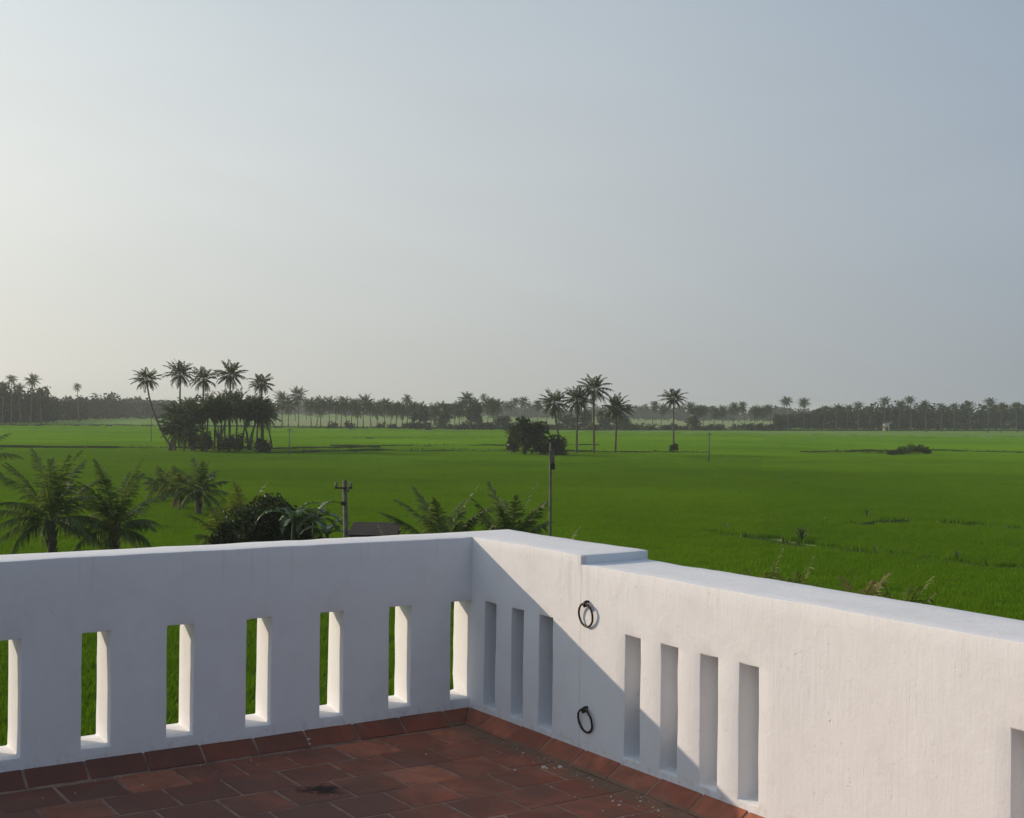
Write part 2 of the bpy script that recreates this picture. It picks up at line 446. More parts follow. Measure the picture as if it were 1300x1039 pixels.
# ------------------------------------------------------------------ terrace floor
FZ = -0.067
def chamfer_tile(mb, x0, x1, y0, y1, z, tint, tilt, ch=0.004):
    zt = [z + tilt[0] * sx + tilt[1] * sy for sx, sy in ((-1, -1), (1, -1), (1, 1), (-1, 1))]
    o = [(x0, y0), (x1, y0), (x1, y1), (x0, y1)]
    i = [(x0 + ch, y0 + ch), (x1 - ch, y0 + ch), (x1 - ch, y1 - ch), (x0 + ch, y1 - ch)]
    top = [(p[0], p[1], zz) for p, zz in zip(i, zt)]
    mid = [(p[0], p[1], zz - ch) for p, zz in zip(o, zt)]
    bot = [(p[0], p[1], z - 0.03) for p in o]
    mb.face(top, tint)
    for a in range(4):
        b = (a + 1) % 4
        mb.face([mid[a], mid[b], top[b], top[a]], tint)
        mb.face([bot[a], bot[b], mid[b], mid[a]], tint)

fm = MB(); r = random.Random(11)
pitch, rowp = 0.257, 0.2605
clean = {(0, 2): 1.0, (0, 6): 1.0, (0, 0): 0.98, (2, 2): 0.97, (1, 7): 0.9}
rowi = 0; y = -0.118
while y > -8.9:
    off = -0.085 if rowi % 2 == 0 else -0.085 - 0.135
    k = -1
    while True:
        x1 = off - pitch * k; x0 = x1 - pitch
        if x0 < -8.95: break
        cx1 = min(x1, -0.088)
        if cx1 - x0 > 0.02:
            j = 0.0045 + 0.0015 * r.random()
            tint = clean.get((rowi, k), r.random() ** 1.3 * 0.82)
            zz = FZ + r.uniform(-0.0012, 0.0012)
            chamfer_tile(fm, x0 + j, cx1 - j, y - rowp + j + r.uniform(-.001, .001), y - j + r.uniform(-.001, .001), zz, tint,
                         (r.uniform(-.0009, .0009), r.uniform(-.0009, .0009)))
        k += 1
    y -= rowp; rowi += 1
floor = fm.build('terrace_floor', M_TILE)
place(floor); tag(floor, kind='structure')
mm = MB(); mm.box((-8.999, -8.999, FZ - 0.35), (-0.001, -0.001, FZ - 0.0028))
mo = mm.build('mortar_bed', M_MORTAR, floor)

# sloping skirting tiles along both walls
sk = MB(); r = random.Random(5)
def cant(a0, a1, axis, tint, foot=0.088, first=False):
    """one sloping tile between two places along a wall; mitred at the inner corner"""
    g = 0.004
    a0 += g; a1 -= g
    top_in, top_z = 0.004, -0.010 + r.uniform(-.002, .002)
    ft, fz = foot + r.uniform(-.003, .003), FZ - 0.002
    def p(a, dep, z): return (a, -dep, z) if axis == 0 else (-dep, a, z)
    b1 = min(a1, -foot - 0.0) if first else a1
    A, B = p(a0, -top_in, top_z), p(a1, -top_in, top_z)
    C, D = p(b1, ft, fz), p(a0, ft, fz)
    nz = 0.012
    up = lambda q, dz, dd: (q[0], q[1] - dd, q[2] + dz) if axis == 0 else (q[0] - dd, q[1], q[2] + dz)
    c = 0.003
    outer = [Vector(q) for q in (A, B, C, D)]
    cen = sum(outer, Vector()) / 4
    inner = [q + (cen - q).normalized() * c * 1.6 for q in outer]
    inner = [Vector(up(q, 0.004, 0.003)) for q in inner]
    if axis == 1: inner = inner[::-1]; outer = outer[::-1]
    sk.face(inner, tint)
    for k in range(4):
        m_ = (k + 1) % 4
        sk.face([outer[k], outer[m_], inner[m_], inner[k]], tint)
        lo1, lo2 = outer[k] + Vector((0, 0, -.02)), outer[m_] + Vector((0, 0, -.02))
        sk.face([lo1, lo2, outer[m_], outer[k]], tint)
xs = [0.0, -0.165] + [-0.165 - 0.2592 * k for k in range(1, 35)]
for k in range(len(xs) - 1):
    if xs[k + 1] > -8.95: cant(xs[k + 1], xs[k], 0, 0.02 + 0.25 * r.random(), first=(k == 0))
ys = [0.0, -0.205] + [-0.205 - 0.2630 * k for k in range(1, 34)]
for k in range(len(ys) - 1):
    if ys[k + 1] > -8.95: cant(ys[k + 1], ys[k], 1, 0.50 + 0.48 * r.random(), first=(k == 0))
sko = sk.build('skirting', M_TILE, floor)

bed = MB()   # mortar behind the sloping tiles
def prism(axis, L):
    q = [(0.0, -0.0105), (0.0, FZ - 0.02), (0.102, FZ - 0.02), (0.0895, FZ - 0.0016)]
    f = lambda a, d, z: (a, -d, z) if axis == 0 else (-d, a, z)
    n = len(q)
    e0 = [f(-0.001, d, z) for d, z in q]; e1 = [f(-L, d, z) for d, z in q]
    for k in range(n):
        bed.face([e0[k], e0[(k + 1) % n], e1[(k + 1) % n], e1[k]])
prism(0, 8.99); prism(1, 8.99)
bed.build('skirting_mortar', M_MORTAR, floor)

# chips of fallen plaster swept about the floor
ch = MB(); r = random.Random(21)
def chip(x, y, s, z=None):
    c = Vector((x, y, (FZ if z is None else z) + s * 0.3)); pts = []
    n = 5
    up = [c + Vector((cos(2 * pi * k / n + r.random() * .5) * s, sin(2 * pi * k / n + r.random() * .5) * s * r.uniform(.5, 1), s * r.uniform(.1, .5))) for k in range(n)]
    dn = [Vector((p.x, p.y, c.z - s * .35)) for p in up]
    ch.face(up)
    for k in range(n): ch.face([dn[k], dn[(k + 1) % n], up[(k + 1) % n], up[k]])
WF = Matrix.Rotation(-WALL_ROT, 3, 'Z')
def floor_spot(px, py, z=FZ):
    x, y = level(px, py)
    d = (HCAM - (WALL_Z + z)) * F_PX / y
    v = WF @ Vector((x * d / F_PX - CX, d - CY, 0))
    return v.x, v.y
for px, py, s in ((690, 975, .011), (694, 976, .008), (711, 975, .011), (704, 976, .005), (645, 937, .009), (654, 978, .008), (778, 1018, .006), (786, 1023, .008), (788, 1018, .005),
                  (776, 1012, .005), (813, 1018, .006), (829, 1026, .005), (814, 1013, .005), (460, 936, .010), (464, 937, .007), (392, 936, .0), (541, 958, .005), (752, 991, .006),
                  (748, 988, .004), (664, 957, .006), (836, 1030, .006), (700, 1000, .004), (765, 1030, .004), (730, 1012, .003)):
    if s: chip(*floor_spot(px, py), s)
for k in range(70):
    y = -r.uniform(0.3, 3.0); chip(-0.115 - abs(r.gauss(0, 0.07)), y, r.uniform(.0015, .0045))
for k in range(30):
    chip(-r.uniform(0.2, 3), -0.11 - abs(r.gauss(0, .12)), r.uniform(.0015, .004))
for px, py, s in ((392, 932, .007), (392, 940, .008), (393, 946, .006), (413, 933, .005), (380, 930, .005)):
    x, y = floor_spot(px, py, -0.035); chip(x, y, s, -0.035 + 0.004)
chips = ch.build('plaster_debris', M_CHIP)
place(chips); tag(chips, 'small pale plaster chips scattered on the terracotta terrace floor', 'debris', kind='stuff')

# ------------------------------------------------------------------ iron rings on the wall
def iron_ring(t, ztop, label, tilt):
    W = Matrix.Translation((CX, CY, WALL_Z)) @ Matrix.Rotation(WALL_ROT, 4, 'Z')
    root = thing('iron_ring', label, 'iron ring', W @ Vector((0.0, t, ztop)), WALL_ROT, 1.0, 'iron tie rings on the sunlit parapet')
    k = MB()
    k.tube([(0.02, 0, 0.0), (-0.014, 0, 0.002), (-0.026, 0, -0.002), (-0.029, 0, -0.010), (-0.024, 0, -0.019), (-0.016, 0, -0.016), (0.01, 0, -0.012)], 0.0065, 8)
    k.build('staple', M_DARKMETAL, root, True)
    g = MB(); R = 0.053; pts = []
    n = 30
    c = Vector((-0.021, 0, -0.006 - R))
    for i in range(n + 1):
        w = 2 * pi * i / n
        q = Vector((0, sin(w) * R * 0.97, cos(w) * R))
        q.x += -(1 - cos(w)) * 0.5 * tilt
        pts.append(c + q + Vector((noise.noise(q * 40) * .0015, noise.noise(q * 37 + Vector((3, 3, 3))) * .0015, 0)))
    g.tube(pts, 0.0050, 8, cap=False)
    g.build('ring', M_DARKMETAL, root, True)
    return root
iron_ring(-1.003, 0.672, 'upper iron ring hanging on the sunlit wall, its shadow beside it', -0.010)
iron_ring(-1.003, 0.190, 'lower iron ring hanging in the shaded foot of the white wall', -0.018)

# ------------------------------------------------------------------ ground sheet and field bunds
gm = MB()
rings = [0, 20, 60, 150, 400, 1000, 2500, 7000]
gv = []
n = 48
for R in rings[1:]:
    gv.append([(R * sin(2 * pi * k / n), R * cos(2 * pi * k / n), 0) for k in range(n)])
gm.face(gv[0][::-1])
for a, b in zip(gv, gv[1:]):
    for k in range(n): gm.face([a[k], b[k], b[(k + 1) % n], a[(k + 1) % n]][::-1])
gr = gm.build('paddy_field', M_FIELD); tag(gr, kind='structure')

BUNDS = []       # polylines on the ground
def bund(pix, width, height, wob=0.5, seed=1):
    r = random.Random(seed)
    pts = [Vector((*ground(*p), 0)) for p in pix]
    out = []
    for a, b in zip(pts, pts[1:]):
        L = (b - a).length; m = max(2, int(L / 4.0))
        for k in range(m):
            out.append(a.lerp(b, k / m))
    out.append(pts[-1])
    dirs = [(out[min(i + 1, len(out) - 1)] - out[max(i - 1, 0)]).normalized() for i in range(len(out))]
    out = [p + Vector((-d.y, d.x, 0)) * (noise.noise(p * 0.05 + Vector((seed, 0, 0))) * wob * 2) for p, d in zip(out, dirs)]
    BUNDS.append((out, width))
    return out, dirs, width, height
bdefs = [bund([(-60, 570), (340, 572), (480, 570)], 1.5, 0.9, 0.6, 1),
         bund([(340, 578), (480, 574), (690, 575), (900, 577)], 1.6, 0.85, 0.8, 2),
         bund([(420, 568.5), (560, 568), (760, 567)], 1.3, 0.8, 0.6, 3),
         bund([(-60, 541), (80, 541), (200, 541.5), (330, 543), (700, 546), (1000, 547), (1400, 547.5)], 2.4, 0.9, 0.8, 4),
         bund([(1020, 576), (1180, 574), (1290, 576.5), (1400, 577)], 1.5, 0.85, 0.6, 5),
         bund([(1080, 669), (1140, 664), (1210, 667), (1300, 676), (1400, 680)], 0.9, 0.36, 0.3, 6),
         bund([(890, 678), (985, 690), (1020, 696), (1130, 707), (1300, 727), (1400, 735)], 0.7, 0.30, 0.3, 7),
         bund([(400, 557), (560, 557.5), (700, 557)], 1.5, 0.4, 0.6, 8)]
for out, dirs, width, height in bdefs:
    b = MB(); r = random.Random(len(out))
    prof = [(-0.5, 0.0), (-0.32, 0.8), (0.0, 1.0), (0.3, 0.82), (0.5, 0.0)]
    rows = []
    for p, d in zip(out, dirs):
        nn = Vector((-d.y, d.x, 0)); row = []
        for u, z in prof:
            hh = height * (0.65 + 0.5 * noise.noise(p * 0.13))
            row.append(p + nn * (u * width) + Vector((0, 0, z * hh - (0.05 if z == 0 else 0))))
        rows.append(row)
    for a, c in zip(rows, rows[1:]):
        for k in range(4): b.face([a[k], a[k + 1], c[k + 1], c[k]][::-1], r.random() * .5)
    # rough grass growing on the bund
    L = len(out)
    for i in range(L - 1):
        for q in range(14):
            p = out[i].lerp(out[i + 1], r.random()); d = dirs[i]; nn = Vector((-d.y, d.x, 0))
            u = r.uniform(-.5, .5); base = p + nn * (u * width) + Vector((0, 0, height * 0.55 * (1 - abs(u))))
            hgt = r.uniform(.15, .45) * (0.6 + width * .5); w = r.uniform(.03, .12) * width
            az = r.random() * pi; a = Vector((cos(az), sin(az), 0)) * w
            tip = base + Vector((r.uniform(-.2, .2), r.uniform(-.2, .2), hgt))
            b.face([base - a, base + a, tip], r.random())
    o = b.build('field_bund', M_WEED); tag(o, kind='structure')

ff = MB(); x0, y0 = ground(318, 541.5); rows_ = []
for k in range(25):
    px = 318 + (1010 - 318) * k / 24; x, d = ground(px, 541.0 + (px - 318) * .0058)
    rows_.append(((x, d + 6, .02), (x * 1.75, d * 1.75, .02)))
for a, b in zip(rows_, rows_[1:]): ff.face([a[0], b[0], b[1], a[1]])
tag(ff.build('painted_haze_field', M_PAINTED_HAZE), kind='structure')  # sheet over the far paddy, its hazy paleness put into the colour

# ------------------------------------------------------------------ rice plants standing in the field (one uncountable mass)
def rice_patch(seed, size=2.0):
    r = random.Random(seed); mb = MB()
    m = 10
    for i in range(m):
        for j in range(m):
            cx = (i + .5) / m * size - size / 2 + r.gauss(0, .03); cy = (j + .5) / m * size - size / 2 + r.gauss(0, .03)
            for k in range(11):
                az = r.random() * 2 * pi; lean = r.uniform(.08, .5); h = r.uniform(.28, .46)
                d = Vector((cos(az), sin(az), 0)); s = Vector((-d.y, d.x, 0)) * r.uniform(.006, .011)
                p0 = Vector((cx, cy, 0)) + d * .02
                p1 = p0 + d * (lean * h * .45) + Vector((0, 0, h * .62))
                p2 = p0 + d * (lean * h * 1.15) + Vector((0, 0, h * r.uniform(.82, 1.0)))
                t = r.random()
                mb.face([p0 - s, p0 + s, p1 + s, p1 - s], t); mb.face([p1 - s, p1 + s, p2], t)
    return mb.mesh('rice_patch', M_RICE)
patches = bpy.data.collections.new('rice_patches')
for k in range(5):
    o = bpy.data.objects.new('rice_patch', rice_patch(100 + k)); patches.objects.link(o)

def near_bund(x, y):
    for out, w in BUNDS:
        for a, b in zip(out[::2], out[2::2] + [out[-1]]):
            dx, dy = b.x - a.x, b.y - a.y; L2 = dx * dx + dy * dy
            if L2 < 1e-6: continue
            t = max(0, min(1, ((x - a.x) * dx + (y - a.y) * dy) / L2))
            if (a.x + t * dx - x) ** 2 + (a.y + t * dy - y) ** 2 < (w * .5 + 0.75) ** 2: return True
    return False
pv = []; r = random.Random(3)
STEPP = 1.85
y = 12.0
while y < 520:
    half = y * 0.46 + 6
    x = -half
    while x < half:
        qx, qy = x + r.uniform(-.1, .1), y + r.uniform(-.1, .1)
        lx = WF @ Vector((qx - CX, qy - CY, 0))
        if y > 210 and r.random() < (y - 210) / 310: x += STEPP; continue
        if not (lx.x < TR + 1.2 and lx.y < TL + 1.2) and not near_bund(qx, qy): pv.append((qx, qy, 0))
        x += STEPP
    y += STEPP
pm = bpy.data.meshes.new('rice'); pm.from_pydata(pv, [], [])
rice = link('rice', pm)
tag(rice, 'dense green young rice standing in the paddy field', 'rice', kind='stuff')
ng = bpy.data.node_groups.new('rice_scatter', 'GeometryNodeTree')
ng.interface.new_socket('Geometry', in_out='INPUT', socket_type='NodeSocketGeometry')
ng.interface.new_socket('Geometry', in_out='OUTPUT', socket_type='NodeSocketGeometry')
gi, go = ng.nodes.new('NodeGroupInput'), ng.nodes.new('NodeGroupOutput')
ci = ng.nodes.new('GeometryNodeCollectionInfo'); ci.inputs['Collection'].default_value = patches
ci.inputs['Separate Children'].default_value = True; ci.inputs['Reset Children'].default_value = True
ip = ng.nodes.new('GeometryNodeInstanceOnPoints'); ip.inputs['Pick Instance'].default_value = True
ri = ng.nodes.new('FunctionNodeRandomValue'); ri.data_type = 'INT'
ri.inputs[4].default_value = 0; ri.inputs[5].default_value = 3
rr = ng.nodes.new('FunctionNodeRandomValue'); rr.data_type = 'FLOAT_VECTOR'
rr.inputs[0].default_value = (0, 0, 0); rr.inputs[1].default_value = (0, 0, 6.283)
rs = ng.nodes.new('FunctionNodeRandomValue'); rs.data_type = 'FLOAT'
rs.inputs[2].default_value = 0.85; rs.inputs[3].default_value = 1.15
comb = ng.nodes.new('ShaderNodeCombineXYZ'); comb.inputs[0].default_value = 1.1; comb.inputs[1].default_value = 1.1
ng.links.new(rs.outputs[1], comb.inputs[2])
ng.links.new(gi.outputs[0], ip.inputs['Points']); ng.links.new(ci.outputs[0], ip.inputs['Instance'])
ng.links.new(ri.outputs[2], ip.inputs['Instance Index']); ng.links.new(rr.outputs[0], ip.inputs['Rotation'])
ng.links.new(comb.outputs[0], ip.inputs['Scale'])
ng.links.new(ip.outputs[0], go.inputs[0])
md = rice.modifiers.new('rice_scatter', 'NODES'); md.node_group = ng

# ------------------------------------------------------------------ palms
def frond(mb, base, az, el0, L, droop, nleaf, lw, ll, rng, hang=0.35, seg=9, rr=0.035, fine=False):
    """a feather frond: curved midrib with a comb of leaflets on both sides"""
    d = Vector((cos(az), sin(az), 0)); side = Vector((-d.y, d.x, 0))
    pts = [Vector(base)]; el = el0; twist = rng.uniform(-.15, .15)
    for k in range(seg):
        t = (k + 1) / seg
        el = el0 - droop * t ** 1.4
        dirv = (d * cos(el) + Vector((0, 0, sin(el))) + side * twist * t * .5).normalized()
        pts.append(pts[-1] + dirv * (L / seg))
    tint = rng.random()
    mb.tube(pts, [rr * (1 - .8 * k / seg) for k in range(seg + 1)], 3, min(1, tint + .35), cap=False)
    for k in range(nleaf):
        t = 0.14 + 0.86 * (k + .5) / nleaf
        x = t * seg; i = min(int(x), seg - 1); p = pts[i].lerp(pts[i + 1], x - i)
        fw = (pts[i + 1] - pts[i]).normalized(); up = side.cross(fw).normalized()
        if up.z < 0: up = -up
        prof = (0.45 + 0.55 * sin(pi * min(1, t * 1.15) ** .8)) * (1.0 if t < .85 else 1 - (t - .85) * 3.5)
        for sg in (-1, 1):
            if rng.random() < .05: continue
            l = ll * prof * rng.uniform(.62, 1.15)
            a = rng.uniform(.35, .85) + .35 * t
            dv = (side * sg * cos(a) + fw * sin(a) + up * rng.uniform(-.05, .22)).normalized()
            dv = (dv + Vector((0, 0, -1)) * hang * rng.uniform(.3, 1.5)).normalized()
            w = fw * (lw * .5)
            tip = p + dv * l + Vector((0, 0, -l * hang * .45))
            tt = min(1, max(0, tint * .5 + rng.random() * .5))
            if fine:
                m_ = p + dv * (l * .55)
                mb.face([p - w, p + w, m_ + w * .8, m_ - w * .8], tt)
                mb.face([m_ - w * .8, m_ + w * .8, tip], tt)
            else:
                m_ = p + dv * (l * .5)
                mb.face([p - w * .7, m_ - w, tip, m_ + w], tt)
    return pts

def tall_crown(seed, nf=24, L=3.4, nleaf=19, lw=.24, ll=.95):
    r = random.Random(seed); mb = MB()
    for k in range(nf):
        u = (k + .5) / nf
        el = radians(86 - 136 * u + r.uniform(-9, 9))
        az = k * 2.39996 + r.uniform(-.25, .25)
        frond(mb, (0.1 * cos(az), 0.1 * sin(az), .25 * (1 - u)), az, el, L * r.uniform(.85, 1.08) * (0.8 + .2 * sin(pi * u)), radians(r.uniform(38, 74)) * (.60 + .45 * u), nleaf, lw, ll, r, hang=.30 + .35 * u)
    for k in range(7):     # young nuts and leaf bases around the heart
        az = r.random() * 6.28
        c = Vector((cos(az) * .28, sin(az) * .28, -.25 - r.random() * .35))
        mb.tube([c + Vector((0, 0, .14)), c + Vector((0, 0, .07)), c + Vector((0, 0, -.07)), c + Vector((0, 0, -.14))], [.02, .13, .13, .03], 6, .3)
    return mb.mesh('crown', M_PALM)

TALL = 14.0   # crown heart height of the tall palm prototypes
def tall_trunk(seed, lean, h=TALL, r0=.24, r1=.125):
    r = random.Random(seed); az = r.random() * 6.28; mb = MB(); pts, rad = [], []
    for k in range(13):
        t = k / 12
        off = lean * (t ** 1.6)
        p = Vector((cos(az) * off + noise.noise(Vector((seed, t * 2, 0))) * .25 * t, sin(az) * off + noise.noise(Vector((seed, t * 2, 9))) * .25 * t, h * t))
        pts.append(p); rad.append((r1 + (r0 - r1) * (1 - t) ** 1.5 + (.13 if k == 0 else 0)))
    mb.tube(pts, rad, 8)
    return mb.mesh('trunk', M_TRUNK, True), pts[-1]

CROWNS = [tall_crown(40 + k, nf=(34, 29, 37, 31, 35, 27)[k], L=(4.1, 3.9, 4.2, 3.7, 4.0, 3.8)[k]) for k in range(6)]
TRUNKS = [tall_trunk(60 + k, ln) for k, ln in enumerate((0.3, .9, 1.5, .5))]

def tall_palm(px, ybase, ytop, label, group=None, crown=None, trunk=None, rz=None, cscale=1.0, d=None, lean=None, name='coconut_palm'):
    """a palm with its foot seen at (px, ybase) and the top of its crown seen at ytop"""
    if d is None: x, d = ground(px, ybase)
    else: x = level(px, ybase)[0] * d / F_PX
    htop = at(px, ytop, d)[2]
    rz = RNG.random() * 6.28 if rz is None else rz
    ci_ = RNG.randrange(len(CROWNS)) if crown is None else crown
    ti_ = RNG.randrange(len(TRUNKS)) if trunk is None else trunk
    hh = htop - 3.1 * cscale
    root = thing(name, label, 'palm tree', (x, d, 0), rz, 1.0, group)
    if lean is None:
        me, top = TRUNKS[ti_]; s = hh / TALL
        t = link('trunk', me, root); t.scale = (1, 1, s)
        top = Vector((top.x, top.y, top.z * s))
    else:
        mb = MB(); pts = []; rad = []
        R = Matrix.Rotation(-rz, 3, 'Z')
        for k in range(13):
            q = k / 12
            pts.append(R @ Vector((lean * (1 - (1 - q) ** 1.7), 0, hh * q))); rad.append(.13 + .1 * (1 - q))
        mb.tube(pts, rad, 8); mb.build('trunk', M_TRUNK, root, True); top = pts[-1]
    c = link('crown', CROWNS[ci_], root); c.location = top; c.scale = (cscale * RNG.uniform(.92, 1.06), cscale * RNG.uniform(.92, 1.06), cscale * RNG.uniform(.88, 1.12))
    c.rotation_euler = (RNG.uniform(-.08, .08), RNG.uniform(-.08, .08), RNG.random() * 6.28)
    return root

# --- the clump of tall palms left of the middle
G1 = 'palms of the tall clump in the left field'
tall_palm(219, 572, 464, 'tall coconut palm leaning outward from the palm clump over open field', G1, crown=1, cscale=.88, lean=-4.9, rz=.4)
tall_palm(227, 570, 456, 'straight tall coconut palm rising next to the leaning palm of the clump', G1, crown=2, cscale=.95, lean=.1)
tall_palm(257, 573, 464, 'tall coconut palm in the middle of the clump, shorter than both its neighbours', G1, crown=0, cscale=.86, lean=.0)
tall_palm(291, 573, 456, 'tall coconut palm with the widest spread crown, right of the middle of the clump', G1, crown=4, cscale=.98, lean=.05)
tall_palm(332, 571, 470, 'tall coconut palm standing at the right end of the dense palm clump', G1, crown=3, cscale=.88, lean=-.1)
G1b = 'lower palms and trees filling the clump'
for x, yb, yt in ((222, 574, 508), (240, 572, 500), (272, 574, 500), (285, 572, 497), (306, 573, 500), (318, 574, 499), (334, 573, 502), (262, 571, 497), (345, 571, 508), (300, 571, 496), (326, 571, 497), (247, 575, 506), (233, 575, 526), (214, 575, 522)):
    tall_palm(x, yb, yt, 'low dark coconut palm massed under the tall crowns of the left palm clump', G1b, cscale=1.0)

# --- palms in the middle of the field near the round bush
G2 = 'free standing palms in the middle of the field'
tall_palm(716, 578, 492, 'coconut palm with a tilted trunk rising out of the bushes, crown reaching left', G2, crown=0, cscale=.98, lean=-1.9, rz=1.2)
tall_palm(732, 577, 489, 'coconut palm between the tilted palm and the tallest field palm', G2, crown=2, cscale=.95, lean=.0)
tall_palm(754, 577, 474, 'tallest coconut palm of the field, with a long bare trunk', G2, crown=1, cscale=1.0, lean=-.15)
tall_palm(781, 577, 499, 'short full crowned coconut palm just right of the tallest field palm', G2, crown=4, cscale=1.0, lean=.15)
tall_palm(855, 572, 490, 'lone coconut palm with a small shrub around its foot', G2, crown=3, cscale=.9, lean=-.1)

# --- distant row
G3 = 'distant palms in the row along the far edge of the field'
row1 = [(358, 541, 497), (379, 541, 490), (366, 541, 503), (395, 542, 503), (407, 542, 500), (418, 542, 503), (433, 542, 500), (446, 542, 505), (461, 542, 500), (471, 543, 504),
        (488, 543, 503), (503, 543, 507), (533, 543, 509), (546, 544, 512), (556, 543, 509), (571, 544, 511), (583, 544, 508), (594, 544, 497), (603, 544, 505), (619, 544, 502), (633, 544, 505), (402, 541, 507), (426, 541, 506), (440, 541, 508), (454, 542, 509), (479, 542, 508), (496, 542, 509), (511, 542, 510), (525, 543, 509), (540, 543, 512), (563, 543, 512), (577, 543, 510), (611, 543, 508), (626, 543, 507)]
for x, yb, yt in row1:
    tall_palm(x, yb, yt, 'hazy coconut palm in the far row between the tall clump and the round bush', G3, cscale=RNG.uniform(1.12, 1.40))
tall_palm(517, 543, 501, 'ragged palm with a narrow double crown standing above the far row', G3, cscale=.75)
row2 = [(644, 541, 507), (655, 541, 504), (667, 541, 502), (682, 541, 508), (694, 541, 505), (742, 542, 506), (797, 543, 514)]
for x, yb, yt in row2:
    tall_palm(x, yb, yt, 'hazy coconut palm of the far row seen behind the free standing field palms', G3, cscale=RNG.uniform(.85, 1.05))
row3 = [(828, 545, 508), (839, 545, 512), (874, 545, 510), (884, 545, 514), (893, 545, 512), (906, 545, 516), (917, 545, 514), (931, 545, 510), (946, 545, 509), (958, 545, 515), (967, 545, 514), (979, 545, 512)]
for x, yb, yt in row3:
    tall_palm(x, yb, yt, 'hazy coconut palm in the far row right of the lone palm with the foot shrub', G3, cscale=RNG.uniform(.95, 1.2))
far2 = [(375, 534, 503), (389, 533, 506), (428, 533, 508), (452, 533, 507), (480, 533, 508), (498, 533, 510), (524, 533, 509), (562, 533, 510), (612, 534, 499), (626, 534, 506), (660, 534, 508), (672, 534, 510),
        (810, 536, 515), (819, 536, 513), (849, 536, 516), (866, 536, 514), (900, 537, 517), (925, 537, 516), (938, 537, 515), (952, 537, 518), (990, 537, 517)]
for x, yb, yt in far2:
    tall_palm(x, yb, yt, 'very pale distant palm standing behind the far palm row across the light field', 'pale palms behind the far row', cscale=RNG.uniform(.95, 1.2))
for lab, x, yt, s in (('hazy palm standing above the right wood, first of a pair near the light field', 1000, 502, 1.05), ('hazy palm standing above the right wood, beside its taller twin', 1021, 504, 1.0),
                      ('wide palm crown rising over the right wood just before the white hut', 1090, 508, 1.0), ('tall palm rising out of the right wood behind the white hut', 1122, 502, 1.05)):
    tall_palm(x, 543, yt, lab, 'palms rising out of the right wood', cscale=s, d=640)
for x, yt in ((1141, 506), (1157, 501), (1176, 507), (1195, 511), (1211, 511), (1232, 508), (1254, 503), (1270, 510), (1291, 510), (1105, 513), (1062, 512), (1046, 514), (1075, 512)):
    tall_palm(x, 543, yt, 'palm crown blending into the top of the hazy right wood', 'palms blending into the right wood', cscale=RNG.uniform(.85, 1.05), d=RNG.uniform(620, 690))
tall_palm(14, 538, 474, 'palm silhouette over the dark left wood, further from the open sky gap', 'palms over the left wood', crown=1, cscale=.8, d=500)
tall_palm(39, 538, 474, 'palm silhouette over the dark left wood, next to the wood\'s lower part', 'palms over the left wood', crown=4, cscale=.95, d=495)
tall_palm(100, 532, 486, 'small slender palm sticking up alone above the left wood', 'palms over the left wood', crown=5, cscale=.72, d=600, name='slender_palm')
for x, yt in ((-8, 480), (3, 484), (26, 487), (52, 492)):
    tall_palm(x, 538, yt, 'low palm crown merging with the dark left wood under the palm silhouettes', 'palms merging with the left wood', cscale=.9, d=510)

# --- broadleaf trees and bushes
def leaf_cloud(mb, c, rad, nl, size, r, squash=1.0, lobes=7, fill=.45):
    c = Vector(c); ls = []
    for k in range(lobes):
        a = r.random() * 6.28; e = r.uniform(-.3, 1.1)
        ls.append((c + Vector((cos(a) * cos(e) * rad.x * .55, sin(a) * cos(e) * rad.y * .55, sin(e) * rad.z * .55)), r.uniform(.38, .62)))
    ls.append((c, .62))
    for k in range(nl):
        q, s = ls[r.randrange(len(ls))]
        v = Vector((r.gauss(0, 1), r.gauss(0, 1), r.gauss(0, 1))).normalized()
        rr = (fill + (1 - fill) * r.random() ** .5)
        p = q + Vector((v.x * rad.x * s * rr, v.y * rad.y * s * rr, v.z * rad.z * s * rr))
        if p.z < .05: p.z = .05 + r.random() * .3
        a = Vector((r.gauss(0, 1), r.gauss(0, 1), r.gauss(0, .6))).normalized(); b = a.cross(Vector((r.gauss(0, 1), r.gauss(0, 1), r.gauss(0, 1)))).normalized()
        a *= size * r.uniform(.6, 1.3); b *= size * r.uniform(.3, .6)
        mb.face([p - a, p + b, p + a, p - b], r.random())

